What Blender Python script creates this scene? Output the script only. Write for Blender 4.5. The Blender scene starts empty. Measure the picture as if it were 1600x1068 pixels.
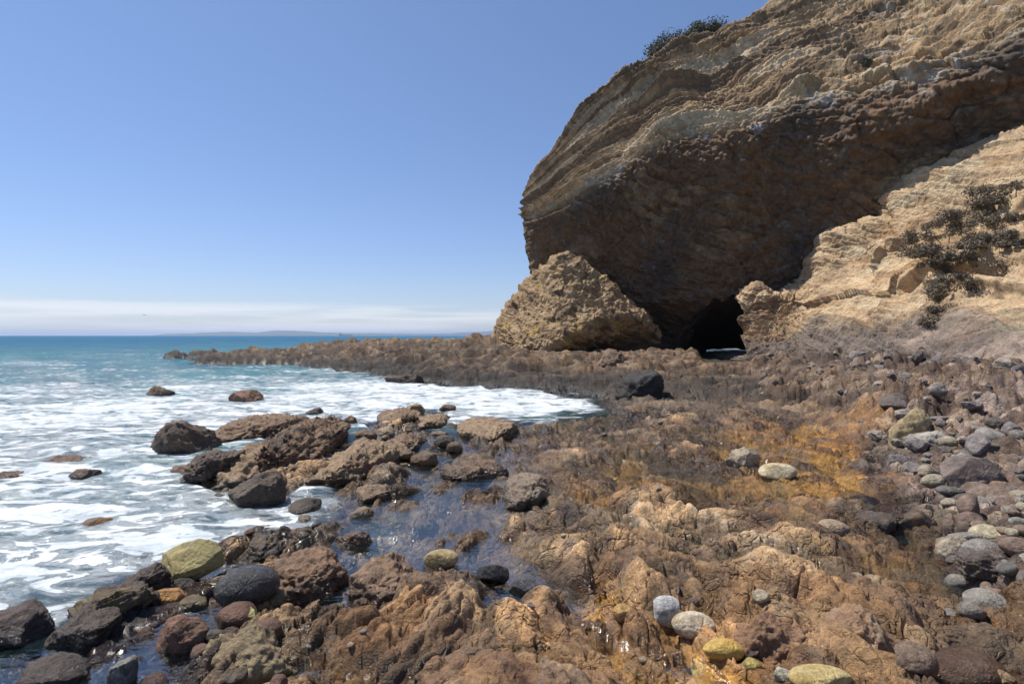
import bpy, math, random
import numpy as np
from mathutils import Vector, Matrix, Euler
rnd = random.Random(7)
F = 889.0; HOR = 524.0; CX = 800.0; CAMZ = 2.0
f32 = np.float32
def P(px, py, Y):
    return ((px-CX)/F*Y, Y, CAMZ-(py-HOR)/F*Y)
def gY(py, z=0.0):
    return (CAMZ-z)*F/(py-HOR)
# ------------------------------------------------------------------ noise
def _h(ix, iy, iz, seed):
    h = (ix.astype(np.uint32)*np.uint32(374761393) + iy.astype(np.uint32)*np.uint32(668265263)
         + iz.astype(np.uint32)*np.uint32(2147483647) + np.uint32((seed*1274126177) & 0xffffffff))
    h = (h ^ (h >> np.uint32(13)))*np.uint32(1274126177)
    h = (h ^ (h >> np.uint32(16)))*np.uint32(2246822519)
    return h ^ (h >> np.uint32(13))
_a = np.linspace(0, 2*np.pi, 64, endpoint=False)*7.0
_zz = np.linspace(-0.98, 0.98, 64)
GR = np.stack([np.cos(_a)*np.sqrt(1-_zz**2), np.sin(_a)*np.sqrt(1-_zz**2), _zz], 1).astype(f32)
from concurrent.futures import ThreadPoolExecutor
POOL = ThreadPoolExecutor(4)
def chunked(fn, arrs, nout, *a):
    shp = np.broadcast_shapes(*[np.shape(q) for q in arrs])
    fl = [np.ascontiguousarray(np.broadcast_to(np.asarray(q, f32), shp)).ravel() for q in arrs]; n = fl[0].size
    outs = [np.empty(n, f32) for _ in range(nout)]
    def job(i):
        r = fn(*[q[i:i+32768] for q in fl], *a)
        for o, v in zip(outs, r if nout > 1 else (r,)): o[i:i+32768] = v
    idx = range(0, n, 32768)
    if n <= 32768: [job(i) for i in idx]
    else: list(POOL.map(job, idx))
    outs = [o.reshape(shp) for o in outs]
    return outs if nout > 1 else outs[0]
def noise(x, y, z=None, seed=0):
    return chunked(_noise, (x, y) if z is None else (x, y, z), 1, seed) if z is not None else chunked(lambda a, b, sd: _noise(a, b, None, sd), (x, y), 1, seed)
def _noise(x, y, z=None, seed=0):
    x = np.asarray(x, f32); y = np.asarray(y, f32)
    z = np.zeros_like(x)+f32(0.37) if z is None else np.asarray(z, f32)
    xi = np.floor(x); yi = np.floor(y); zi = np.floor(z)
    fx, fy, fz = x-xi, y-yi, z-zi
    xi = xi.astype(np.int32); yi = yi.astype(np.int32); zi = zi.astype(np.int32)
    u = fx*fx*fx*(fx*(fx*6-15)+10); v = fy*fy*fy*(fy*(fy*6-15)+10); w = fz*fz*fz*(fz*(fz*6-15)+10)
    res = 0
    for dx in (0, 1):
        wx = u if dx else 1-u
        for dy in (0, 1):
            wy = v if dy else 1-v
            for dz in (0, 1):
                wz = w if dz else 1-w
                g = GR[(_h(xi+dx, yi+dy, zi+dz, seed) & np.uint32(63))]
                d = g[..., 0]*(fx-dx) + g[..., 1]*(fy-dy) + g[..., 2]*(fz-dz)
                res = res + wx*wy*wz*d
    return res*f32(1.6)
def fbm(x, y, z=None, oct=4, seed=0, gain=.5, lac=2.03):
    s = 0; a = 1.0; n = 0
    for o in range(oct):
        k = lac**o
        s = s + a*noise(x*k+o*13.1, y*k-o*7.7, None if z is None else z*k+o*3.3, seed+o)
        n += a; a *= gain
    return s/n
def ridged(x, y, z=None, oct=4, seed=0, gain=.55):
    s = 0; a = 1.0; n = 0
    for o in range(oct):
        k = 2.07**o
        s = s + a*(1-2*np.abs(noise(x*k+o*13.1, y*k-o*7.7, None if z is None else z*k, seed+o)))
        n += a; a *= gain
    return s/n
def voro(x, y, seed=0, jit=.9):
    o = chunked(_voro, (x, y), 7, seed, jit); return o[0], o[1], o[2], o[3], o[4:]
def _voro(x, y, seed=0, jit=.9):
    x = np.asarray(x, f32); y = np.asarray(y, f32)
    xi = np.floor(x).astype(np.int32); yi = np.floor(y).astype(np.int32)
    F1 = np.full(x.shape, 9, f32); F2 = F1.copy(); ddx = np.zeros_like(x); ddy = np.zeros_like(x)
    hid = np.zeros(x.shape, np.uint32); z0 = np.zeros_like(xi)
    for dx in (-1, 0, 1):
        for dy in (-1, 0, 1):
            h = _h(xi+dx, yi+dy, z0, seed)
            px = (xi+dx) + .5 + jit*((h & np.uint32(1023)).astype(f32)/1023-.5)
            py = (yi+dy) + .5 + jit*(((h >> np.uint32(10)) & np.uint32(1023)).astype(f32)/1023-.5)
            d = np.sqrt((px-x)**2+(py-y)**2)
            c = d < F1
            F2 = np.where(c, F1, np.minimum(F2, d)); F1 = np.where(c, d, F1)
            ddx = np.where(c, x-px, ddx); ddy = np.where(c, y-py, ddy); hid = np.where(c, h, hid)
    hid = (hid*np.uint32(2654435761)) ^ (hid >> np.uint32(7))
    r = [((hid >> np.uint32(k)) & np.uint32(255)).astype(f32)/255 for k in (3, 11, 19)]
    return F1, F2, ddx, ddy, *r
def blobs(x, y, seed=0, p=3.0, k=.9, tilt=.5):
    o = chunked(_blobs, (x, y), 5, seed, p, k, tilt); return o[0], o[1], o[2:]
def _blobs(x, y, seed, p, k, tilt):
    # union of tilted flat topped lumps, one per cell; continuous, with sharp creases between them
    xi = np.floor(x).astype(np.int32); yi = np.floor(y).astype(np.int32); z0 = np.zeros_like(xi)
    B = np.full(x.shape, -9, f32); B2 = B.copy(); hid = np.zeros(x.shape, np.uint32)
    for dx in (-1, 0, 1):
        for dy in (-1, 0, 1):
            h = _h(xi+dx, yi+dy, z0, seed); g = lambda m, s_: ((m >> np.uint32(s_)) & np.uint32(255)).astype(f32)/255
            h2 = (h*np.uint32(2654435761)) ^ (h >> np.uint32(5))
            px = x-((xi+dx)+.1+.8*g(h, 0)); py = y-((yi+dy)+.1+.8*g(h, 8))
            a = g(h, 16)*3.1416; c, s = np.cos(a), np.sin(a)
            u = (px*c+py*s)*(1.0+.5*g(h2, 0)); v = (-px*s+py*c)*(1.5+.8*g(h2, 4))
            w = (px*s+py*c)
            rho = (np.abs(u)**2.6+np.abs(v)**2.6+.35*np.abs(u+v*.6)**2.6)**(1/2.6)
            q = .55*g(h2, 8)+tilt*(px*(g(h2, 16)-.5)+py*(g(h2, 20)-.35))-k*rho**p-.07*rho
            n = q > B
            B2 = np.where(n, B, np.maximum(B2, q)); B = np.where(n, q, B); hid = np.where(n, h2, hid)
    hid = (hid*np.uint32(2246822519)) ^ (hid >> np.uint32(9))
    return [np.maximum(B, -.9), B-B2]+[((hid >> np.uint32(m)) & np.uint32(255)).astype(f32)/255 for m in (3, 11, 19)]
def ss(a, b, x):
    t = np.clip((x-a)/(b-a), 0, 1); return t*t*(3-2*t)
def lerp(a, b, t): return a+(b-a)*t
def mixc(A, B, t):
    t = np.asarray(t)[..., None]; return A*(1-t)+np.asarray(B, f32)*t
# ------------------------------------------------------------------ mesh helpers
COL = bpy.context.scene.collection
def mesh_obj(name, V, faces, mat, attrs=None, smooth=True, parent=None):
    V = np.asarray(V, f32).reshape(-1, 3); faces = np.asarray(faces, np.int32)
    me = bpy.data.meshes.new(name)
    me.vertices.add(len(V)); me.vertices.foreach_set('co', V.ravel())
    k = faces.shape[1]
    me.loops.add(faces.size); me.loops.foreach_set('vertex_index', faces.ravel())
    me.polygons.add(len(faces))
    me.polygons.foreach_set('loop_start', np.arange(len(faces), dtype=np.int32)*k)
    if smooth: me.polygons.foreach_set('use_smooth', np.ones(len(faces), bool))
    me.update(calc_edges=True)
    for an, av in (attrs or {}).items():
        av = np.asarray(av, f32)
        if av.ndim > 1 and av.shape[-1] == 3:
            av = av.reshape(-1, 3)
            at = me.attributes.new(an, 'FLOAT_COLOR', 'POINT')
            at.data.foreach_set('color', np.concatenate([av, np.ones((len(av), 1), f32)], 1).ravel())
        else:
            at = me.attributes.new(an, 'FLOAT', 'POINT'); at.data.foreach_set('value', av.ravel())
    if mat: me.materials.append(mat)
    o = bpy.data.objects.new(name, me); COL.objects.link(o)
    if parent: o.parent = parent
    return o
def gridfaces(n, m, flip=False):
    i = np.arange(n-1)[:, None]*m + np.arange(m-1)[None, :]
    f = np.stack([i, i+1, i+m+1, i+m], -1).reshape(-1, 4)
    return f[:, ::-1] if flip else f
def tag(o, label, cat, group=None, kind=None):
    o['label'] = label; o['category'] = cat
    if group: o['group'] = group
    if kind: o['kind'] = kind
    return o
def catmull(C, t):
    C = np.asarray(C, float); n = len(C)
    s = t*(n-1); i = np.clip(np.floor(s).astype(int), 0, n-2); u = s-i
    g = lambda k: C[np.clip(k, 0, n-1)]
    p0, p1, p2, p3 = g(i-1), g(i), g(i+1), g(i+2)
    sh = (len(t),)+(1,)*(C.ndim-1); u = u.reshape(sh)
    return .5*(2*p1 + (p2-p0)*u + (2*p0-5*p1+4*p2-p3)*u**2 + (3*p1-p0-3*p2+p3)*u**3)
def loft(net, ti, tj):
    """net rows x cols x 3"""
    A = catmull(net, ti)
    B = catmull(np.swapaxes(A, 0, 1), tj)
    return np.swapaxes(B, 0, 1)
def gnormals(V):
    a = np.gradient(V, axis=0); b = np.gradient(V, axis=1)
    n = np.cross(b, a); n /= (np.linalg.norm(n, axis=-1, keepdims=True)+1e-9)
    return n
# ------------------------------------------------------------------ material helpers
class NT:
    def __init__(s, name, world=None):
        if world: s.t = world.node_tree
        else:
            m = bpy.data.materials.new(name); m.use_nodes = True; s.m = m; s.t = m.node_tree
        s.t.nodes.clear()
    def n(s, typ, **kw):
        nd = s.t.nodes.new(typ)
        for k, v in kw.items():
            if k.startswith('_'): nd.inputs[k[1:].replace('_', ' ')].default_value = v
            else: setattr(nd, k, v)
        return nd
    def l(s, a, b): s.t.links.new(a, b)
    def math(s, op, a, b=None, clamp=False):
        nd = s.t.nodes.new('ShaderNodeMath'); nd.operation = op; nd.use_clamp = clamp
        for i, v in enumerate((a, b)):
            if v is None: continue
            if isinstance(v, (int, float)): nd.inputs[i].default_value = v
            else: s.l(v, nd.inputs[i])
        return nd.outputs[0]
    def mr(s, v, a, b, c=0., d=1., smooth=False, clamp=True):
        nd = s.t.nodes.new('ShaderNodeMapRange'); nd.clamp = clamp
        if smooth: nd.interpolation_type = 'SMOOTHSTEP'
        s.l(v, nd.inputs[0])
        for i, x in enumerate((a, b, c, d)):
            if isinstance(x, (int, float)): nd.inputs[1+i].default_value = x
            else: s.l(x, nd.inputs[1+i])
        return nd.outputs[0]
    def noise(s, vec, scale, detail=4, rough=.5, dist=0.):
        nd = s.n('ShaderNodeTexNoise'); nd.inputs['Scale'].default_value = scale
        nd.inputs['Detail'].default_value = detail; nd.inputs['Roughness'].default_value = rough
        nd.inputs['Distortion'].default_value = dist
        s.l(vec, nd.inputs['Vector']); return nd.outputs['Fac']
    def mix(s, fac, a, b, mode='MIX'):
        nd = s.n('ShaderNodeMix', data_type='RGBA', blend_type=mode)
        for i, v in ((0, fac), (6, a), (7, b)):
            if isinstance(v, (int, float)): nd.inputs[i].default_value = v
            elif isinstance(v, tuple): nd.inputs[i].default_value = (*v, 1) if len(v) == 3 else v
            else: s.l(v, nd.inputs[i])
        return nd.outputs[2]
def rock_mat(name, scale=1.0, bump=.02, vary=.35, base=None, coat=False, rough=.85, wetrough=.09, cracks=.8):
    """rock: base colour from the Col attribute (or one colour), fine mottling and bump; the Wet attribute makes it glossy"""
    T = NT(name)
    tc = T.n('ShaderNodeTexCoord').outputs['Object']
    out = T.n('ShaderNodeOutputMaterial'); b = T.n('ShaderNodeBsdfPrincipled')
    T.l(b.outputs[0], out.inputs[0])
    if base is None:
        c = T.n('ShaderNodeAttribute', attribute_name='Col').outputs['Color']
    else:
        c = T.mix(T.noise(tc, 3*scale, 4), tuple(x*.75 for x in base), tuple(min(1, x*1.3) for x in base))
    n1 = T.noise(tc, 9*scale, 6, .65); n2 = T.noise(tc, 45*scale, 4, .6)
    v = T.math('MULTIPLY', T.mr(n1, .3, .7, 1-vary, 1+vary), T.mr(n2, .3, .7, 1-vary*.8, 1+vary*.8))
    vc = T.n('ShaderNodeCombineColor'); [T.l(v, vc.inputs[i]) for i in range(3)]
    c = T.mix(1.0, c, vc.outputs[0], 'MULTIPLY')
    T.l(c, b.inputs['Base Color'])
    wet = T.n('ShaderNodeAttribute', attribute_name='Wet').outputs['Fac']
    wn = T.math('MULTIPLY', wet, T.mr(T.noise(tc, 5*scale, 4, .6), .32, .52))
    T.l(T.mr(wn, 0., 1., rough, wetrough), b.inputs['Roughness'])
    b.inputs['Specular IOR Level'].default_value = .45
    wn_ = T.n('ShaderNodeTexNoise'); wn_.inputs['Scale'].default_value = 2.2*scale; wn_.inputs['Detail'].default_value = 4; T.l(tc, wn_.inputs['Vector'])
    wv_ = T.n('ShaderNodeVectorMath', operation='MULTIPLY_ADD'); wv_.inputs[1].default_value = (.5/scale,)*3; T.l(wn_.outputs['Color'], wv_.inputs[0]); T.l(tc, wv_.inputs[2])
    def crk(sc_, w_):
        v = T.n('ShaderNodeTexVoronoi', feature='DISTANCE_TO_EDGE'); v.inputs['Scale'].default_value = sc_*scale; T.l(wv_.outputs[0], v.inputs['Vector']); return T.mr(v.outputs['Distance'], 0, w_, 0, 1, True)
    ck = T.math('ADD', T.math('MULTIPLY', crk(3.2, .07), .9), T.math('MULTIPLY', crk(8., .10), .4))
    h = T.math('ADD', T.math('MULTIPLY', ck, T.mr(T.noise(tc, 1.1*scale, 4, .6), .40, .62, .0, cracks)), T.math('MULTIPLY', T.noise(tc, 14*scale, 7, .68), 1.0)); h = T.math('ADD', h, T.math('MULTIPLY', T.noise(tc, 70*scale, 3, .6), .25))
    bp = T.n('ShaderNodeBump'); bp.inputs['Distance'].default_value = bump; bp.inputs['Strength'].default_value = 1.0
    T.l(h, bp.inputs['Height']); T.l(bp.outputs[0], b.inputs['Normal'])
    return T.m
# =================================================================== TERRAIN (reef)
# control points: picture column, picture row, height of the ground there
CP = [
 # open sea, left
 (-500,560,-2.5),(-500,640,-1.2),(-500,760,-.7),(-400,900,-.4),(-300,1100,-.15),(0,545,-3),(0,580,-2),(0,640,-1.2),(0,700,-.7),(120,560,-2.5),(200,600,-1.5),(150,660,-.9),(200,720,-.5),(80,760,-.45),
 (0,820,-.35),(100,840,-.3),(200,800,-.35),(300,760,-.35),(60,900,-.25),(150,880,-.25),(300,620,-1),(300,575,-1.5),(420,600,-.9),(330,840,-.22),(400,820,-.2),(250,830,-.3),
 (200,545,-2.5),(240,552,-1.5),(300,566,-1.2),(380,572,-.9),(500,600,-.6),(560,606,-.5),(640,612,-.4),(460,640,-.5),(340,700,-.4),(280,740,-.35),(480,780,-.12),(450,810,-.12),
 (740,620,-.3),(820,622,-.2),(900,618,-.15),(900,645,-.12),(840,650,-.15),(740,640,-.2),(700,690,-.18),(650,720,-.2),(560,650,-.3),(560,680,-.25),(520,700,-.2),(700,740,-.2),(740,770,-.15),(660,780,-.18),(620,820,-.14),(700,840,-.14),(740,880,-.13),(800,905,-.13),(860,930,-.1),(700,800,-.16),(900,950,-.04),(780,930,-.08),(640,850,-.1),
 (400,672,.05),(450,690,.25),(492,688,.22),(420,715,.3),(478,722,.25),(440,750,.2),(402,768,.15),(340,738,.08),(545,728,.22),(572,722,.3),(590,752,.1),(645,656,.12),(620,664,.1),(632,694,.04),(770,676,.12),
 # left shore in front
 (200,870,-.06),(250,930,.08),(180,950,.04),(60,960,-.05),(120,1010,.05),(0,1040,.02),(60,1060,.06),(250,1010,.1),(-200,1100,-.05),(-150,1000,-.1),
 (380,870,.05),(330,900,.05),(440,850,.08),(300,970,.08),(420,960,.14),(350,1040,.15),(500,850,.05),(560,885,.10),(620,905,.12),(500,930,.12),(450,1020,.18),(600,960,.14),(560,1020,.18),(680,940,.1),
 (480,820,-.08),(560,838,-.05),(610,868,.0),(640,830,-.12),(520,800,-.12),(580,800,-.14),
 (700,990,.2),(800,980,.22),(780,1040,.22),(900,1000,.22),(880,1060,.24),(950,1050,.2),(660,1060,.2),(960,980,.1),(850,960,.12),
 (480,1000,.2),(520,970,.2),(620,1010,.2),(560,1060,.2),(700,1060,.2),(440,970,.16),(380,1060,.15),(640,975,.18),
 (1330,564,1.05),(1450,568,1.2),(1550,572,1.35),(1250,562,.9),(1650,580,1.45),(1400,566,1.1),(1500,570,1.25),
 # middle slabs
 (800,700,.06),(760,690,-.02),(860,700,.12),(920,700,.06),(820,740,-.04),(750,800,-.05),(820,800,.2),(860,830,.22),(900,790,.2),(900,850,.26),(870,870,.12),(950,890,.14),(770,850,-.1),(800,880,-.1),(860,905,-.1),(930,920,.02),
 (960,830,.2),(1040,800,.24),(1080,850,.3),(1150,830,.3),(1200,880,.4),(1280,900,.42),(1150,920,.34),(1050,920,.2),(1000,930,.1),(1340,920,.36),(1250,850,.3),(1380,950,.28),(1100,980,.05),(1050,970,.0),(1150,1020,.02),(1200,1050,.05),
 (1240,960,.25),(1300,980,.3),(1330,1040,.2),(1400,1040,.15),(1480,1000,.08),(1560,960,.2),(1600,1020,.15),(1500,1060,.1),(1430,950,.1),
 # amber pools and stream, right
 (930,690,-.02),(980,720,-.04),(1040,745,-.06),(1100,760,-.06),(960,760,-.02),(1160,700,-.05),(1220,670,-.06),(1280,680,-.06),(1260,720,-.05),(1180,760,-.05),(1300,760,-.03),(1360,740,-.02),(1100,720,.02),(1040,700,.08),(1000,680,.1),(1100,670,.05),(1140,720,.02),
 (1380,790,.02),(1340,820,.02),(1420,860,-.04),(1470,890,-.06),(1530,930,-.04),(1240,800,.05),(1160,780,.02),(1320,790,.05),
 # right bank
 (1000,640,.12),(940,660,.06),(1080,630,.18),(1150,630,.2),(1200,640,.2),(1160,600,.4),(1240,610,.5),(1300,640,.4),(1320,680,.2),(1400,660,.5),(1400,700,.25),(1400,720,.18),(1480,690,.5),(1560,700,.6),(1460,740,.2),(1540,760,.3),(1480,800,.18),(1520,860,.15),(1600,800,.35),(1600,880,.25),(1700,800,.6),(1800,900,.5),(1700,1000,.3),
 (1250,575,.8),(1330,580,1.0),(1420,590,1.1),(1350,615,.75),(1450,620,.95),(1550,600,1.25),(1600,640,1.0),(1550,640,.95),(1750,640,1.4),(1900,700,1.4),(2100,900,1.0),(1700,1150,.4),(1200,1150,.2),(800,1200,.2),(300,1200,.1),(0,1200,0),
 # back reef
 (960,600,.3),(900,592,.4),(1040,600,.25),(820,592,.3),(740,588,.28),(660,586,.25),(610,578,.22),(520,570,.3),(440,560,.35),(380,556,.35),(330,552,.3),
 (700,570,.55),(800,575,.55),(900,575,.6),(1000,580,.5),(600,565,.45),(1100,580,.5),(1100,600,.4),(540,558,.5),(460,552,.5),(400,549,.6),(600,545,1.0),(700,545,.9),(800,555,.8),(900,560,.75),(1000,562,.7),(1100,566,.6),(1180,570,.6),
 (700,535,1.4),(620,536,1.2),(760,532,1.6),(540,540,1.0),(820,540,1.2),
]
cpx = np.array([c[0] for c in CP], float); cpz = np.array([c[2] for c in CP], float)
cY = np.array([gY(c[1], c[2]) for c in CP]); cX = (cpx-CX)/F*cY
CZ = np.where((cpz > .08) & (cY < 12), .095+(cpz-.08)*np.where(cpx > 1400, .5, .34), cpz)
CZ = CZ+.09*((cY < 4.4) & (cpx > 640))+.035*((cY < 5.2) & (cpx > 260) & (cpx < 1300) & (cpz > 0))+.04*((cY >= 5.2) & (cY < 10) & (cpx > 700) & (cpx < 1450) & (cpz > 0))
CZ = np.where((cpx > 920) & (cpz < 0) & (cY < 14), cpz*.25, CZ)
CZ = np.where((cpx > 530) & (cpx <= 920) & (cpz < 0) & (cY < 11), cpz*.32+.025, CZ)
def warpc(X, Y):
    r = np.sqrt(X*X+Y*Y); return np.arctan2(X, Y)*6.2, np.log(r)*2.6
cu, cv = warpc(cX, cY)
def shepard(X, Y, vals, p=1.9, cu=cu, cv=cv, eps=.015):
    u, v = warpc(X, Y); sh = u.shape; u = u.ravel(); v = v.ravel()
    num = np.zeros(u.shape, f32); den = np.zeros(u.shape, f32)
    for a, b, z in zip(cu, cv, vals):
        w = 1/((u-a)**2+(v-b)**2+eps)**p
        num += w*z; den += w
    return (num/den).reshape(sh)
# coarse table of the interpolated ground, then bilinear lookup
TU = np.linspace(-1.35*6.2, 1.35*6.2, 420); TV = np.linspace(math.log(.5)*2.6, math.log(260)*2.6, 420)
_uu, _vv = np.meshgrid(TU, TV, indexing='ij')
_X = np.exp(_vv/2.6)*np.sin(_uu/6.2); _Y = np.exp(_vv/2.6)*np.cos(_uu/6.2)
ZT = shepard(_X.astype(f32), _Y.astype(f32), CZ)
def lookup(T, X, Y):
    u, v = warpc(X, Y)
    a = np.clip((u-TU[0])/(TU[1]-TU[0]), 0, len(TU)-1.001); b = np.clip((v-TV[0])/(TV[1]-TV[0]), 0, len(TV)-1.001)
    i = a.astype(int); j = b.astype(int); a = a-i; b = b-j
    return ((T[i, j]*(1-a)+T[i+1, j]*a)*(1-b)+(T[i, j+1]*(1-a)+T[i+1, j+1]*a)*b).astype(f32)
# material zones: (col,row, orange, purple/grey, mussel-dark, tan)
ZN = [(-200,700,0,0,.6,0),(100,900,.1,0,.9,0),(60,1030,.1,0,.9,0),(250,980,.3,0,.6,.2),(400,720,0,0,.4,.4),(560,720,0,0,.2,.7),(640,650,0,0,.2,.7),(400,1030,.2,0,.2,.6),(550,900,.1,0,.1,.6),(560,1010,.5,0,.1,.3),
 (700,800,.2,.2,.1,.4),(720,870,.1,.5,.1,.3),(820,790,0,0,.1,.9),(900,850,.1,0,.1,.8),(1080,800,.1,0,0,1.),(1250,880,.1,.1,0,1.),(1000,900,.5,0,.1,.5),(960,940,.8,0,.1,.3),(700,1000,.5,0,.1,.3),(830,1030,.6,0,0,.4),(600,1050,.5,0,.0,.5),(1000,1040,.7,0,0,.3),(1150,1000,.8,0,.1,.2),
 (1250,1000,.5,0,.1,.4),(1400,1050,.6,0,.1,.4),(1500,950,.6,.1,.1,.3),(1560,1030,.4,.1,.1,.4),(1420,900,.6,0,.3,.2),(1350,800,.3,.1,.4,.3),(1200,760,.6,0,.3,.1),(1100,740,.5,0,.3,.1),(1260,690,1,0,0,.1),(1300,740,.8,0,.1,.2),(1180,680,.6,0,.1,.4),(1050,680,.4,0,.2,.5),(900,700,.4,0,.1,.6),(950,740,.6,0,.2,.2),
 (1000,640,.1,.1,.4,.5),(1100,620,.1,.1,.3,.5),(1200,600,.1,.5,.2,.3),(1300,590,0,.9,.1,.1),(1400,600,.1,.9,.1,.0),(1550,600,.1,.7,.1,.2),(1500,640,.2,.5,.2,.2),(1350,650,.1,.5,.2,.3),(1450,720,0,.7,.2,.2),(1580,780,0,.9,.1,.1),(1560,860,0,.8,.2,.1),(1600,700,0,.7,.2,.2),
 (900,575,.1,.1,.5,.4),(700,580,0,.1,.7,.3),(550,568,0,.1,.7,.3),(400,555,0,.1,.6,.4),(700,548,0,.2,.3,.6),(850,548,0,.2,.4,.5),(600,540,0,.2,.3,.6),(1050,575,0,.1,.6,.4),(1250,560,0,.4,.1,.6),(1150,590,0,.2,.4,.4)]
zX = []; zY = []
for c in ZN:
    y = gY(c[1], .1); zY.append(y); zX.append((c[0]-CX)/F*y)
zu, zv = warpc(np.array(zX), np.array(zY))
ZTab = [shepard(_X.astype(f32), _Y.astype(f32), [c[2+k] for c in ZN], p=2., cu=zu, cv=zv) for k in range(4)]
def terrain(X, Y, fine=True):
    """world height of the reef at X, Y; also returns slab tint values"""
    X = X.astype(f32); Y = Y.astype(f32); R = np.sqrt(X*X+Y*Y)
    wx = X+.30*fbm(X*.9, Y*.9, oct=2, seed=11)+.03*fbm(X*5, Y*5, oct=2, seed=31); wy = Y+.30*fbm(X*.9, Y*.9, oct=2, seed=17)+.03*fbm(X*5, Y*5, oct=2, seed=37)
    far = ss(14, 27, R)
    ja = (.022+.030*ss(3, 12, R))
    macro = lookup(ZT, X+ja*R*fbm(X*.5, Y*.5, oct=2, seed=3), Y+ja*R*1.4*fbm(X*.5, Y*.5, oct=2, seed=4))
    cob = ss(.15, .3, lookup(ZTab[1], X, Y))*ss(1., 1.6, X/Y*2.2)*ss(22, 12, R)      # cobble bank
    land = ss(-.35, .05, macro)
    Yc = np.minimum(Y, 12)
    q = .42*wx+.15*wx*Yc*.8+.2*fbm(X*1.3, Y*1.3, oct=2, seed=5)
    saw = lambda f, s: (lambda g: (g-np.floor(g)))(q*f+s)
    s1 = saw(2.1, .3); t1 = np.where(s1 < .82, s1/.82, (1-s1)/.18)
    s2 = saw(6.3, .1); t2 = np.where(s2 < .75, s2/.75, (1-s2)/.25)
    am = ss(-.25, .35, fbm(X*.6, Y*.6, oct=2, seed=23))
    # tilted, cracked slabs elongated along the bedding, which fans out from left to right
    wl_ = ss(-.12, .12, X/np.maximum(Y, .5)+.1*fbm(X*.7, Y*.7, oct=2, seed=29))
    def fan(f, sd, p, k, tl, an=1.45):
        res = []
        for th, m in ((1.05, wl_ < .999), (2.25, wl_ > .001)):
            c_, s_ = math.cos(th), math.sin(th)
            al = (wx*c_+wy*s_)*f/an; ac = (-wx*s_+wy*c_)*f*an**.5
            res.append(blobs(al, ac, sd, p, k, tl))
        A_, B_ = res; t_ = wl_
        return lerp(A_[0], B_[0], t_), lerp(A_[1], B_[1], t_), [np.where(t_ > .5, b, a) for a, b in zip(A_[2], B_[2])]
    b1, e1, r = fan(.85, 2, 4.5, 5.5, .55)
    b2, e2, rr = fan(2.4, 5, 4.5, 5., .5)
    c1 = .105*(b1-.04)-.07*np.exp(-(e1/.03)**2); c2 = .085*(b2-.06)-.05*np.exp(-(e2/.045)**2)
    det = (.75*land+.15)*(c1*(1.1-.3*am)+c2*(.7+.5*am)+(t1-.5)*.05*am)*1.15
    F2, F1, G2, G1 = e1, 0, e2, 0
    if fine:
        b3, e3, hr = fan(7., 9, 4., 4., .5)
        det = det+(.35+.65*land)*(.032*(b3-.05)-.020*np.exp(-(e3/.07)**2))
        grav = .055*(b3+.2)
        det = det+.009*fbm(X*6, Y*6, oct=4, seed=41, gain=.6)+.004*ridged(X*22, Y*22, oct=3, seed=47)
    else: hr = rr; grav = 0
    if fine:
        cz_ = np.abs(fbm(wx*2.3, wy*2.3, oct=4, seed=43, gain=.6)); det = det-.028*np.exp(-(cz_/.03)**2)*(.35+.65*land)
    # far reef: larger, jagged
    K1, K2, kx, ky, kr = voro(X*.30+.4*fbm(X*.6, Y*.6, oct=2, seed=55), Y*.7, seed=56); L1, L2, lx, ly, lr = voro(X*.85+.3*fbm(X, Y, oct=2, seed=58), Y*1.8, seed=57)
    fr =   .18*ridged(X*.22+.02*Y, Y*.34, oct=3, seed=53, gain=.5)+(kr[0]*.26+kx*(kr[1]-.5)*.4-ky*kr[2]*.25)*ss(0, .35, K2-K1)-.10+(lr[0]*.20-ly*lr[2]*.22)*ss(0, .35, L2-L1)+.10*fbm(X*1.4, Y*2.6, oct=4, seed=59, gain=.6)+.22*ss(.0, .14, macro)-.12
    det = det+.0
    det = det+.045*land
    z = cob*grav+macro+lerp(det, fr*(.35+.65*land)*(.85+.35*ss(17, 27, R))+det*(.45-.2*ss(17, 27, R))-.04, far)*(1-.72*cob)
    rub = ss(.22, .5, macro)*ss(34, 24, R)*ss(7, 11, R)*ss(.30, .40, X/Y)
    bb1, be1, br1 = blobs(X*1.3, Y*1.5, 91, 4.5, 5., .8); bb2, be2, br2 = blobs(X*3.0, Y*3.4, 92, 4., 4., .8)
    z = z+rub*(.10*(bb1)+.05*(bb2))*ss(0, 1, 1+0*z)
    z = z+rub*(.05*ridged(X*1.1, Y*1.1, oct=3, seed=61, gain=.5)+.55*c1+.8*c2+.02)
    # passage behind the cave, and the sea beyond the point
    u = X/Y*F+CX
    ch = ss(1085, 1098, u)*ss(1185, 1172, u)*ss(37, 41, Y)
    z = lerp(z, np.minimum(z, -.6), ch)
    gl_ = ss(1088, 1102, u)*ss(1182, 1170, u)*ss(14, 18, Y)*ss(39, 37, Y)
    z = lerp(z, np.minimum(z, 1.93-.0445*Y), gl_)
    z = lerp(z, -3., ss(70, 92, Y)*ss(900, 750, u)+0*z)
    z = np.where((Y > 60) & (u > 880), np.minimum(z, -.8), z)
    return z, macro, r, rr, hr, (F2-F1), (G2-G1), am, q
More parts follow.
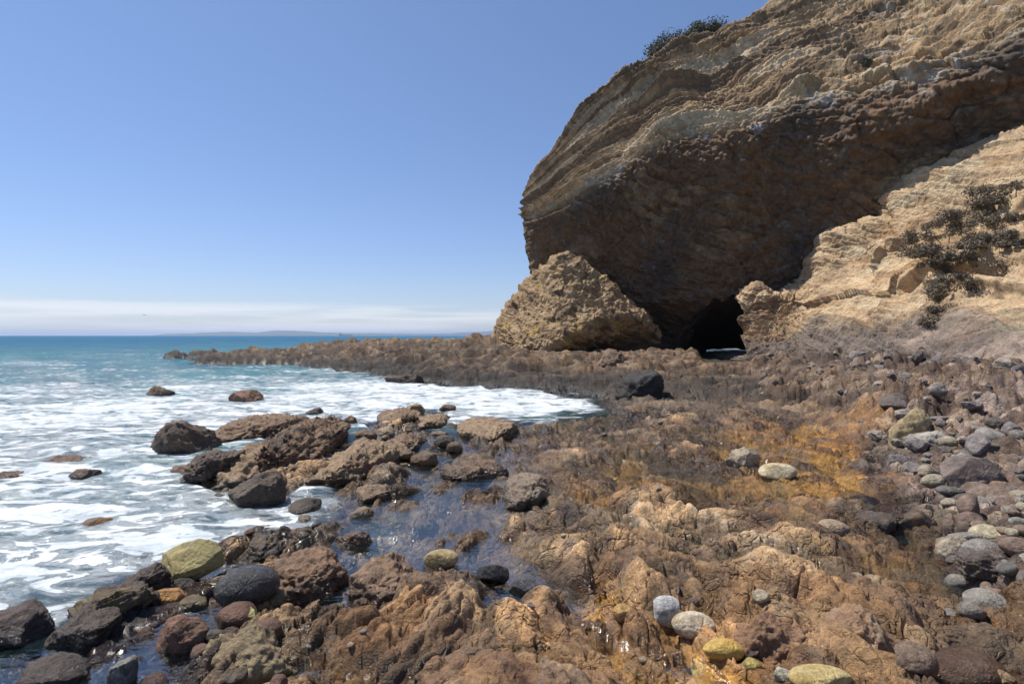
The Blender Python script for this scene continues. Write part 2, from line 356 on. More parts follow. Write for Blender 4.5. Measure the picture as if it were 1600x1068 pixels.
def build_terrain():
    na, nr = 1560, 1020
    A = np.concatenate([np.linspace(-1.12, -.80, 140, endpoint=False), np.linspace(-.80, .80, na-280, endpoint=False), np.linspace(.80, 1.12, 140)])
    k = .42; r0, r1 = 1.3, 125.
    R = (np.linspace(r0**-k, r1**-k, nr))**(-1/k)
    RR, AA = np.meshgrid(R, A, indexing='ij')
    X = (RR*np.sin(AA)).astype(f32); Y = (RR*np.cos(AA)).astype(f32)
    z, macro, r, rr, hr, e1, e2, am, q = terrain(X, Y)
    go, gp, gd, gt = [lookup(T, X+.12*RR*fbm(X*.8, Y*.8, oct=3, seed=71), Y+.12*RR*fbm(X*.8, Y*.8, oct=3, seed=72)) for T in ZTab]
    n1 = fbm(X*1.7, Y*1.7, oct=4, seed=81); n2 = fbm(X*5, Y*5, oct=4, seed=82); n3 = fbm(X*.8, Y*.8, oct=3, seed=83)
    brown = np.array([.175, .086, .036], f32); tan = np.array([.43, .275, .138], f32); pale = np.array([.50, .39, .27], f32)
    C = np.ones(X.shape+(3,), f32)*brown
    C = mixc(C, tan, np.clip(gt*1.1+.5*n1+.5*(rr[1]-.5)+.02, 0, 1))
    C = mixc(C, pale, .6*ss(.15, .5, n2+.4*gt*(hr[1]-.2))*gt)
    C = mixc(C, [.15, .118, .10], np.clip(gp*.85+.3*n2, 0, .9)*ss(.15, .5, gp))
    C = mixc(C, [.29, .23, .20], ss(.3, .8, gp)*ss(.0, .4, n1+.5*(rr[2]-.5))*.7)
    C = mixc(C, [.30, .130, .028], np.clip(go*1.05+.8*n1-.35, 0, .85)*(.5+.5*ss(.2, .02, z)))
    C = mixc(C, [.44, .225, .045], ss(.35, .85, go+.7*n2)*ss(.10, .0, z)*.85)
    C = mixc(C, [.12, .055, .035], ss(.15, .45, fbm(X*3, Y*3, oct=3, seed=91)+.3*(rr[0]-.5))*.6)
    C = mixc(C, [.035, .028, .024], np.clip(gd*1.1+.9*n2+.3*(rr[0]-.5)-.22, 0, .88))
    C = mixc(C, [.13, .11, .035], ss(.2, .5, fbm(X*2.2, Y*2.2, oct=3, seed=93))*ss(.3, .0, z)*.5*(1-gp))
    C = mixc(C, [.10, .062, .042], ss(.62, .9, rr[0])*.55)
    C = mixc(C, [.34, .26, .18], ss(.7, 1., rr[1])*.5*(1-go))
    C = C*(1-.34*ss(11, 24, RR))[..., None]
    C = C*(0.80+.4*rr[2])[..., None]*(.85+.3*hr[2])[..., None]
    inl_ = ss(430, 560, X/Y*F+CX)*ss(12, 10, Y)
    C = C*1.0
    wl = z+.10*n1+.05*n2
    wet = ss(.20, .02, wl)
    wet = np.clip(wet+.85*ss(-.22, .08, n3+.35*n2)*ss(20, 10, RR)*ss(.5, .1, z)*(1-.6*gp), 0, 1)
    C = C*(1-.50*wet*1.155*(1-.75*ss(.3, .8, go)))[..., None]
    C = C*(1+.45*ss(.0, -.05, z)*inl_)[..., None]
    mus = ss(.8, .3, wl+.1*n1)*ss(12, 20, RR)*ss(85, 60, RR)
    C = mixc(C, [.03, .026, .024], mus*.85)
    C = C*((C.mean(-1, keepdims=True)/.14)**.30); C = np.clip(C, .012, .62)
    V = np.stack([X, Y, z], -1)
    o = mesh_obj('rocky_shore', V, gridfaces(nr, len(A), True), MAT['reef'], {'Col': C, 'Wet': wet})
    tag(o, 'brown rocky tidal reef with cracked slabs and shallow pools at the foot of the cliff', 'rock ground', kind='structure')
    return o
MAT = {}
MAT['reef'] = rock_mat('reef_rock', scale=1.25, bump=.034, vary=.42)
MAT['cliff'] = rock_mat('cliff_rock', scale=.30, bump=.10, vary=.30, rough=.95, wetrough=.5, cracks=.35)
MAT['boulder'] = rock_mat('boulder_rock', scale=1.4, bump=.030, vary=.34, cracks=.25)
build_terrain()
def ground_z(x, y):
    return float(terrain(np.array([x]), np.array([y]), True)[0][0])
# =================================================================== WATER
def build_water():
    A = np.concatenate([np.linspace(-math.pi, -1.15, 60, endpoint=False), np.linspace(-1.15, 1.0, 900, endpoint=False), np.linspace(1.0, math.pi, 60)])
    R = np.concatenate([(np.linspace(.9**-.42, 110**-.42, 620))**(-1/.42), np.geomspace(112, 24000, 90)])
    RR, AA = np.meshgrid(R, A, indexing='ij')
    X = (RR*np.sin(AA)).astype(f32); Y = (RR*np.cos(AA)).astype(f32)
    tz, m = terrain(X, Y, False)[:2]
    inside = ss(1.35, 1.1, np.abs(AA))*ss(120, 90, RR)
    depth = np.where(inside > .01, np.maximum(-tz, -.3)*inside+4*(1-inside), 4.).astype(f32)
    # open water factor: smooth macro depth
    open_ = ss(.05, -.06, m+.05*fbm(X*2, Y*2, oct=3, seed=107))*inside+(1-inside)
    u = np.clip(X/np.maximum(Y, .1)*F+CX, -3000, 3000)
    uu_ = X/np.maximum(Y, .1)*F+CX
    inl = np.maximum(ss(560, 660, uu_)*ss(12.2, 11., Y), ss(880, 1010, uu_+140*fbm(X*.6, Y*.6, oct=4, seed=108)))*inside
    open_ = open_*(1-inl)
    # waves; crests run roughly parallel to the picture plane, turning towards the shore
    wv = .022*fbm(X*2.2, Y*3.4, oct=4, seed=101)+.15*fbm(X*.3+.1*Y, Y*.75, oct=4, seed=103)*ss(5, 14, RR)+.10*fbm(X*.06, Y*.28, oct=3, seed=105)*ss(12, 30, RR)
    wv = wv+(.055*ridged(X*.55+.2*Y, Y*1.15, oct=4, seed=109, gain=.55)+.05*ridged(X*.12, Y*.42+.05*X, oct=2, seed=110))*ss(4.5, 9, RR)*ss(70, 40, RR)
    z = wv*(.10+.9*open_)*ss(2500, 400, RR)-.004
    # foam cover
    n = fbm(X*.35, Y*.6, oct=4, seed=111); nb = fbm(X*.07, Y*.22, oct=3, seed=113)
    band = lambda a, b, c, d, v: ss(a, b, v)*ss(d, c, v)
    foam = .50*band(2, 3.5, 15, 30, RR)+.34*band(14, 18, 24, 42, RR)
    foam = foam+.10*ss(30, 45, RR)*ss(120, 60, RR)*ss(.1, .2, nb)
    foam = foam+.45*n+.40*nb*ss(8, 16, RR)+.22*ridged(X*.5+.3*Y, Y*.9, oct=3, seed=115)
    # the white bay in front of the back reef
    bay = band(420, 520, 880, 960, u)*band(11.5, 14.5, 22, 30, Y)
    foam = foam+.16*bay
    foam = foam+.25*ss(-.35, -.05, -depth)*ss(9, 14, RR)*open_
    # the left is turbulent white
    foam = foam+.12*band(1.8, 3., 6.5, 10, RR)-.08
    foam = foam+.10*ss(430, 250, u)*band(3.5, 5.5, 14, 20, Y)
    # calm clear channel between the slabs
    calm = ss(470, 560, u)*ss(13.2, 10.5, Y)
    foam = foam*(1-.85*calm)-.12*calm
    foam = foam*open_*ss(140, 60, RR)-(1-open_)*.2-.6*ss(60, 200, RR)
    # swell crest lines of foam further out
    cr = np.abs(np.sin((Y*.23+X*.035+1.2*fbm(X*.05, Y*.05, oct=2, seed=120))*1.0))
    foam = foam+.35*ss(.10, .0, cr)*ss(26, 34, Y)*ss(95, 60, Y)*ss(-.1, .2, fbm(X*.08, Y*.08, oct=2, seed=121))*ss(500, 350, u)
    foam = np.minimum(foam, .95)-1.2*inl
    V = np.stack([X, Y, z], -1)
    o = mesh_obj('sea_water', V, gridfaces(len(R), len(A), True), MAT['water'], {'Depth': np.maximum(depth, 0), 'Foam': foam, 'Open': open_, 'Calm': calm})
    tag(o, 'foaming turquoise sea water washing over the reef and lying clear in its pools', 'sea', kind='structure')
T = NT('sea_water')
pos = T.n('ShaderNodeNewGeometry').outputs['Position']
at = lambda nm: T.n('ShaderNodeAttribute', attribute_name=nm).outputs['Fac']
dep, fo, op = at('Depth'), at('Foam'), at('Open')
mp = T.n('ShaderNodeMapping'); mp.inputs['Scale'].default_value = (.7, 1.3, 1); mp.inputs['Rotation'].default_value = (0, 0, math.radians(-35)); T.l(pos, mp.inputs[0])
wn = T.n('ShaderNodeTexNoise'); wn.inputs['Scale'].default_value = 1.6; wn.inputs['Detail'].default_value = 5; wn.inputs['Roughness'].default_value = .6; T.l(mp.outputs[0], wn.inputs['Vector'])
va = T.n('ShaderNodeVectorMath', operation='MULTIPLY_ADD'); va.inputs[1].default_value = (.9, .9, 0); T.l(wn.outputs['Color'], va.inputs[0]); T.l(mp.outputs[0], va.inputs[2])
mps = T.n('ShaderNodeMapping'); mps.inputs['Scale'].default_value = (.35, 1.3, 1); mps.inputs['Rotation'].default_value = (0, 0, math.radians(-8)); T.l(pos, mps.inputs[0])
dist0 = T.n('ShaderNodeVectorMath', operation='LENGTH'); T.l(pos, dist0.inputs[0])
def vor(scale):
    v = T.n('ShaderNodeTexVoronoi', voronoi_dimensions='2D', feature='SMOOTH_F1'); v.inputs['Scale'].default_value = scale; v.inputs['Smoothness'].default_value = .35
    T.l(va.outputs[0], v.inputs['Vector']); return v.outputs['Distance']
mn_ = T.n('ShaderNodeTexNoise'); mn_.inputs['Scale'].default_value = 2.1; mn_.inputs['Detail'].default_value = 7; mn_.inputs['Roughness'].default_value = .62; mn_.inputs['Distortion'].default_value = 1.3; T.l(mp.outputs[0], mn_.inputs['Vector'])
lace = T.math('ADD', T.math('ADD', T.math('MULTIPLY', vor(1.4), .35), T.math('MULTIPLY', vor(4.2), .38)), T.math('ADD', T.math('MULTIPLY', mn_.outputs['Fac'], 1.55), T.math('MULTIPLY', T.noise(mps.outputs[0], 1.0, 5, .6), T.mr(dist0.outputs['Value'], 7, 22, .12, .5))))
# lace about .2 .. .9 ; foam where lace > 1-cover
lm = T.math('SUBTRACT', lace, T.mr(T.math('MAXIMUM', fo, -2.), 0., 1., T.mr(dist0.outputs['Value'], 7, 22, 1.52, 1.72), T.mr(dist0.outputs['Value'], 7, 22, .84, 1.02), clamp=False))
foamf = T.mr(lm, T.mr(dist0.outputs['Value'], 5, 18, -.02, -.14), T.mr(dist0.outputs['Value'], 5, 18, .10, .26), 0., 1., True)
thin = T.math('MULTIPLY', T.mr(lm, -.28, .02, 0., .38, True), op)
foamf = T.math('MAXIMUM', foamf, thin)
# water body
dist = T.n('ShaderNodeVectorMath', operation='LENGTH'); T.l(pos, dist.inputs[0])
body = T.mix(T.mr(dist.outputs['Value'], 14, 55), (.075, .115, .125), (.052, .125, .16))
body = T.mix(T.mr(dist.outputs['Value'], 40, 220), body, (.010, .07, .19))
body = T.mix(T.mr(T.noise(pos, .12, 4), .35, .65), body, T.mix(.55, body, (.03, .20, .20)))
fr = T.n('ShaderNodeFresnel'); fr.inputs['IOR'].default_value = 1.33
# ripples
frm = T.math('MULTIPLY', fr.outputs[0], T.mr(dist.outputs['Value'], 10, 150, .27, .20))
h1 = T.noise(mp.outputs[0], 3.2, 5, .6); h2 = T.noise(mp.outputs[0], 11, 3, .55)
mpf = T.n('ShaderNodeMapping'); mpf.inputs['Scale'].default_value = (.05, .22, 1); T.l(pos, mpf.inputs[0])
h3 = T.noise(mpf.outputs[0], 1.0, 6, .65)
hh = T.math('ADD', T.math('MULTIPLY', T.math('ADD', h1, T.math('MULTIPLY', h2, .3)), T.mr(op, 0, 1, .035, .10)), T.math('MULTIPLY', T.math('MULTIPLY', h3, T.mr(dist.outputs['Value'], 15, 60)), 1.2))
hh = T.math('ADD', hh, T.math('MULTIPLY', foamf, .07))
bp = T.n('ShaderNodeBump'); bp.inputs['Distance'].default_value = 1.; bp.inputs['Strength'].default_value = .75; T.l(hh, bp.inputs['Height']); T.l(bp.outputs[0], fr.inputs['Normal'])
gl = T.n('ShaderNodeBsdfGlossy'); gl.inputs['Roughness'].default_value = .06; T.l(bp.outputs[0], gl.inputs['Normal'])
tr = T.n('ShaderNodeBsdfTransparent'); tr.inputs[0].default_value = (.92, .93, .90, 1)
df = T.n('ShaderNodeBsdfDiffuse'); T.l(body, df.inputs[0]); T.l(bp.outputs[0], df.inputs['Normal'])
opac = T.math('SUBTRACT', 1., T.math('POWER', 2.718, T.math('MULTIPLY', dep, -3.6)))
m1 = T.n('ShaderNodeMixShader'); T.l(T.math('MULTIPLY', opac, T.mr(op, 0, 1, .15, 1.)), m1.inputs[0]); T.l(tr.outputs[0], m1.inputs[1]); T.l(df.outputs[0], m1.inputs[2])
m2 = T.n('ShaderNodeMixShader'); T.l(frm, m2.inputs[0]); T.l(m1.outputs[0], m2.inputs[1]); T.l(gl.outputs[0], m2.inputs[2])
fd = T.n('ShaderNodeBsdfDiffuse'); T.l(T.mix(T.mr(T.noise(va.outputs[0], 2.2, 6, .65), .35, .65), (.36, .41, .44), (.74, .76, .77)), fd.inputs[0]); T.l(bp.outputs[0], fd.inputs['Normal'])
m3 = T.n('ShaderNodeMixShader'); T.l(foamf, m3.inputs[0]); T.l(m2.outputs[0], m3.inputs[1]); T.l(fd.outputs[0], m3.inputs[2])
out = T.n('ShaderNodeOutputMaterial'); T.l(m3.outputs[0], out.inputs[0])
MAT['water'] = T.m
build_water()
# =================================================================== CLIFF
def W(rows): return np.array([[P(*p) for p in r] for r in rows])
lip = [(905,300,64),(850,322,54),(819,346,45.5),(875,325,43),(960,272,41.5),(1055,212,40),(1150,200,38),(1250,150,36.5),(1350,145,34),(1450,118,32),(1560,62,30),(1740,-20,27),(2050,-120,22),(2600,-250,16)]
ridge = [(915,262,68),(862,272,60),(842,282,50),(900,190,50.5),(962,130,52),(1022,97,53),(1112,54,54),(1230,-2,54),(1340,-50,54),(1450,-105,52),(1600,-190,48),(1800,-260,42),(2150,-330,34),(2800,-430,24)]
def bet(a, b, t, dpx=0, dpy=0, dY=0): return [(x0+(x1-x0)*t+dpx, y0+(y1-y0)*t+dpy, z0+(z1-z0)*t+dY) for (x0, y0, z0), (x1, y1, z1) in zip(a, b)]
foot = [(930,545,65),(880,548,56),(848,552,47.5),(890,552,45.2),(965,552,43.6),(1050,555,41.5),(1130,560,39),(1250,560,37.5),(1350,560,35.5),(1450,560,33.5),(1560,570,31),(1740,590,28),(2050,640,23),(2600,760,17)]
def rowz(row, z, dY=0): return [((a-CX)/F*(Y+dY), Y+dY, z) for a, b, Y in row]
def mk(rows):
    return np.array([[P(*p) for p in r] if not w else r for r, w in rows])
low = [(a, b, c) for a, b, c in bet(foot, lip, .35)]
low[2] = (833, 440, 46.6); mid = bet(foot, lip, .7); mid[2] = (823, 385, 46.1)
up1 = bet(lip, ridge, .33, dY=-.5); up1[2] = (822, 325, 46.5)
up2 = bet(lip, ridge, .68, dY=-.4); up2[2] = (830, 302, 48)
back = [(a+20, HOR+0, 0) for a, b, c in ridge]
bk = [((x+dx), y+dy, z) for (x, y, z), (dx, dy) in zip([P(*p) for p in ridge], [(4, 2), (4, 2), (3.5, 2.5), (2, 5), (2, 6)]+[(2, 7)]*9)]
net = np.array([rowz(foot, -1.5, 1.0), [P(*p) for p in foot], [P(*p) for p in low], [P(*p) for p in mid], [P(*p) for p in lip],
                [P(*p) for p in up1], [P(*p) for p in up2], [P(*p) for p in ridge],
                [(x, y-2+1.5, z*.72) for x, y, z in bk], [(x, y, -1.5) for x, y, z in bk]])
def build_cliff():
    ni = [12, 150, 120, 90, 110, 110, 90, 40, 30]; ti = np.concatenate([np.linspace(k/9, (k+1)/9, n, endpoint=False) for k, n in enumerate(ni)]+[[1.]])
    nj = [30, 50, 110, 120, 130, 130, 130, 120, 110, 110, 70, 30, 20]; tj = np.concatenate([np.linspace(k/13, (k+1)/13, n, endpoint=False) for k, n in enumerate(nj)]+[[1.]])
    V = loft(net, ti, tj).astype(f32); N = gnormals(V)
    if N[300, 600, 1] > 0: N = -N
    X, Y, Z = V[..., 0], V[..., 1], V[..., 2]
    t = (ti*9)[:, None]+0*X; s = (tj*13)[None, :]+0*X       # row / column parameters
    face = ss(.8, 1.5, t)*ss(4.15, 3.7, t+.12*fbm(X*.2, Y*.2, Z*.2, oct=2, seed=201)); top = ss(3.8, 4.2, t)*ss(7.6, 7., t)
    nB = fbm(X*.16, Y*.16, Z*.16, oct=3, seed=203)
    nM = ridged(X*.45, Y*.45, Z*.45, oct=5, seed=205, gain=.6)
    nS = ridged(X*1.8, Y*1.8, Z*1.8, oct=4, seed=207)
    d = .9*nB+.22*nM*(.45+.55*top*ss(4.5, 8, s))+.13*nS
    # strata: ledges that follow the lip line
    g = (t-4)*3.4+.38*nB+.12*s+.12*fbm(X*.5, Y*.5, Z*.5, oct=3, seed=211)
    def saw(v, k=.8):
        f = v-np.floor(v); return np.where(f < k, f/k, (1-f)/(1-k))
    led = 1.0*(1-saw(g*.62, .10))+.38*(1-saw(g*1.7+.3, .12))*ss(-.2, .2, nB)+.24*(1-saw(g*4.6, .15))
    d = d+(1.25+.5*ss(7, 4, s))*led*top*(.75+.6*fbm(X*.2, Y*.2, Z*.2, oct=2, seed=213))
    # broken blocks on the top right
    blk = ss(7.2, 8.6, s)*ss(3.0, 4.6, t)
    F1, F2, dx, dy, r = voro(X*.55+Z*.2, Z*.8+X*.25, seed=33)
    d = d+(.25+.75*blk)*((r[0]-.5)*.55+dx*(r[1]-.5)*.9+dy*(r[2]-.2)*.8-.25*np.exp(-((F2-F1)/.08)**2))*ss(.8, 1.4, t)
    F1, F2, dx, dy, rb = voro(X*1.7+Z*.5, Z*2.2+X*.6, seed=35)
    rough = .30+.7*ss(.0, .35, fbm(X*.14, Y*.14, Z*.14, oct=3, seed=217)+.3*ss(8.0, 9.2, s)*ss(10.6, 9.5, s))
    d = d+rough*((rb[0]-.5)*.20+dy*(rb[2]-.1)*.40+dx*(rb[1]-.5)*.3)*ss(.8, 1.4, t)
    # protruding lit strip ledge across the right part
    hg = fbm(X*.3, Z*.5, Y*.3, oct=3, seed=219)
    d = d+.9*ss(.25, .02, np.abs(t-3.62+.25*hg-.03*(s-9)))*ss(7.6, 8.4, s)*ss(11, 10, s)
    d = d+1.1*ss(.16, .0, np.abs(t-2.35+.2*hg+.28*(s-9.3)))*ss(8.3, 9.1, s)*ss(10.2, 9.4, s)*(.5+.5*nS)
    # hollow above the foot
    d = d-2.3*ss(.6, .1, np.abs(t-1.2))*ss(3.4, 4.6, s)*ss(7.6, 6.6, s)
    P1, P2, pr_ = blobs(X*1.1+Z*.2, Z*1.3+X*.3, 71, 2.6, 1.6, .8); Q1, Q2, qr_ = blobs(X*3.1, Z*3.3+X*.8, 73, 2.6, 1.6, .8)
    d = d+(.19*P1+.11*Q1)*ss(.8, 1.4, t)*(1-.72*top)
    d = (d-.95*top)*(.45+.55*ss(2.6, 5, s))
    V2 = V+N*(d*ss(.2, 1.2, t)*(1-.4*ss(7.0, 8., t)))[..., None]
    # colour
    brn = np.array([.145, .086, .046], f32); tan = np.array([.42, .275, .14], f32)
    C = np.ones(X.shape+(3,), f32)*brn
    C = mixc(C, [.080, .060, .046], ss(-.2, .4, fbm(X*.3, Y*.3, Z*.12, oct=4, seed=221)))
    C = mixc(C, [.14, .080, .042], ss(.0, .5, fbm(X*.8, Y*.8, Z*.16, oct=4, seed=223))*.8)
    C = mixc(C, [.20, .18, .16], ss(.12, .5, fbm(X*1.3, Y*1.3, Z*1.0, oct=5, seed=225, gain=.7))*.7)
    C = mixc(C, tan, top*(.72+.4*nB))  # face kept darker than the sunlit top; its shade is partly in the colour
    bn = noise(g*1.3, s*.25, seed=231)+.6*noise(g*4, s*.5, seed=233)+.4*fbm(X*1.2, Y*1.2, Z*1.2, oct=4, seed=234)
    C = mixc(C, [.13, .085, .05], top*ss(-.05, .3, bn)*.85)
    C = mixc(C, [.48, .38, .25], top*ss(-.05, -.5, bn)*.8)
    C = mixc(C, [.34, .34, .35], ss(.22, .05, np.abs(t-4.0-.25*noise(s*1.5, t*0, seed=235)))*ss(.0, .35, noise(s*2.2, t*2, seed=237))*ss(-.1, .3, fbm(X*1.6, Y*1.6, Z*2.5, oct=4, seed=238, gain=.7))*.8)
    C = mixc(C, [.46, .42, .36], blk*ss(.05, .45, fbm(X*.5, Y*.5, Z*.9, oct=4, seed=239))*.9)
    C = mixc(C, [.13, .15, .05], ss(.35, .6, fbm(X*.4, Y*.4, Z*.4, oct=3, seed=241))*ss(2.3, 1.2, t)*.5)
    C = mixc(C, [.30, .215, .12], ss(.1, .5, rough-.45)*.5*ss(.15, .4, rb[0]))
    C = C*(.88+.24*rb[1])[..., None]
    F_ = gridfaces(*X.shape)
    # cave mouth and its far opening
    u = V2[..., 0]/V2[..., 1]*F+CX; zz = V2[..., 2]; yy = V2[..., 1]
    cz = 4.6*(.30+.70*ss(1060, 1118, u+8*np.sin(zz*2.3)))-.8*ss(1150, 1172, u)+.25*np.sin(u*.21)
    hole = (u > 1052) & (u < 1172) & (zz < cz) & (yy < 46)
    hole |= (u > 1100) & (u < 1175) & (zz < 1.4) & (yy > 50) & (t > 7.5)
    hf = hole.ravel()[F_].all(1)
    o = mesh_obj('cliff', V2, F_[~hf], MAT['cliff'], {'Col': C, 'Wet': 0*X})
    tag(o, 'towering brown headland cliff with tilted strata and a shaded overhanging face', 'cliff', kind='structure')
    # the passage: lofted rings from mouth to back
    ys = np.linspace(39.8, 62.0, 60); th = np.linspace(-.2, 1.2, 60)
    rings = []
    for y in ys:
        k = (y-37)/25; zc = lerp(4.9, .66, min(1, k*1.5)) if k < .67 else .66
        uL = lerp(1046, 1103, min(1, k*1.6)); uR = 1173-k*2; uc = (uL+uR)/2; hw = (uR-uL)/2; ce = lambda q: zc*(1 if k > .6 else lerp(.32+.68*float(ss(1060, 1118, q)), 1, k/.6))
        if k > .5: pass
        ring = []
        for a in np.linspace(0, 1, 60):
            # from floor left, up, over, down right
            if a < .3: uu, z = uc-hw, -1+(ce(uL)+1)*a/.3
            elif a > .7: uu, z = uc+hw, -1+(ce(uR)+1)*(1-a)/.3
            else: uu = uc-hw+2*hw*(a-.3)/.4; z = ce(uu)+.35*math.sin((a-.3)/.4*math.pi)*(1-k)
            ring.append(((uu-CX)/F*y, y, z))
        rings.append(ring)
    R_ = np.array(rings, f32); N = gnormals(R_)
    nn = fbm(R_[..., 0]*.8, R_[..., 1]*.8, R_[..., 2]*.8, oct=4, seed=251)
    R_ = R_+N*(nn*.45*ss(58, 50, R_[..., 1]))[..., None]
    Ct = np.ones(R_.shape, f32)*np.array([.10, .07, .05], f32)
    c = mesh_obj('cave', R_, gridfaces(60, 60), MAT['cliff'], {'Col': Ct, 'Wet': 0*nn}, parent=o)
    c['label'] = 'dark cave passage through the foot of the cliff'
    return V2
build_cliff()
# pillar that divides the far light of the cave
# =================================================================== BUTTRESS (lit pyramid rock)
def build_buttress():
    top = [(768,527,43),(784,503,42.5),(812,462,42),(845,425,41.2),(883,404,40.5),(925,428,40.3),(965,458,40.2),(1000,488,40.2),(1030,520,41)]
    edge = [(768,534,42),(782,540,40),(806,543,38),(834,546,36.6),(868,546,36),(905,526,36.2),(945,509,37.2),(985,499,38.6),(1030,530,40.6)]
    m = bet(edge, top, .5, dY=-.5); 
    under = [(768,545,42.2),(784,548,40.5),(810,552,38.8),(845,556,37.8),(890,556,38.6),(930,553,39.4),(960,552,39.8),(1000,552,40.6),(1035,552,41.4)]
    net = np.array([rowz(under, -.8), [P(*p) for p in under], [P(*p) for p in edge], [P(*p) for p in m], [P(*p) for p in top],
        [(x, y+1.5, z*.9) for x, y, z in [P(*p) for p in top]], [(x, y+4.5, -1.) for x, y, z in [P(*p) for p in top]]])
    ti = np.concatenate([np.linspace(k/6, (k+1)/6, n, endpoint=False) for k, n in enumerate([8, 60, 120, 120, 30, 16])]+[[1.]])
    tj = np.linspace(0, 1, 460)
    V = loft(net, ti, tj).astype(f32); N = gnormals(V)
    if N[120, 230, 1] > 0: N = -N
    X, Y, Z = V[..., 0], V[..., 1], V[..., 2]; t = (ti*6)[:, None]+0*X
    g = (X*.5+Z*1.25+.5*fbm(X*.5, Y*.5, Z*.5, oct=3, seed=301))
    f = g*1.1-np.floor(g*1.1); f2 = g*3.3-np.floor(g*3.3)
    F1, F2, dx, dy, r = voro(X*1.0-Z*.5, Z*1.3+X*.5, seed=61); G1, G2, ex, ey, rr = voro(X*2.8-Z, Z*3+X, seed=62)
    d = .30*fbm(X*.4, Y*.4, Z*.4, oct=3, seed=303)+.22*ridged(X*1.1, Y*1.1, Z*1.1, oct=4, seed=305)+((r[0]-.5)*.15+dx*(r[1]-.5)*.4+dy*(r[2]-.3)*.3)*ss(0, .15, F2-F1)+((rr[0]-.5)*.10+ey*(rr[2]-.2)*.16)*ss(0, .2, G2-G1)+.26*f*ss(-.3, .2, noise(X*.4, Z*.4, seed=306))
    d = d*ss(1, 1.6, t)*(.25+.75*ss(0, .12, tj)[None, :])
    V = V+N*d[..., None]
    C = np.ones(V.shape, f32)*np.array([.33, .22, .115], f32)
    C = mixc(C, [.15, .095, .055], ss(-.05, .3, fbm(X*.8-Z*.4, Y*.8, Z*1.6+X*.5, oct=5, seed=307, gain=.6)))
    C = mixc(C, [.42, .33, .2], ss(.1, .45, fbm(X*.9, Y*.9, Z*1.9, oct=4, seed=309))*.7)
    C = mixc(C, [.40, .27, .06], ss(.2, .5, fbm(X*.6, Y*.6, Z*.6, oct=3, seed=311))*.5)
    C = mixc(C, [.10, .07, .05], ss(1.9, 1.3, t)*.7)  # undercut below the edge darkened, shade painted into the rock colour
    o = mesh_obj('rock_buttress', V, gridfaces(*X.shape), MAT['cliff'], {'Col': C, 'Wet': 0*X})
    tag(o, 'sunlit pyramid of tan rock standing against the seaward foot of the cliff', 'rock outcrop')
build_buttress()
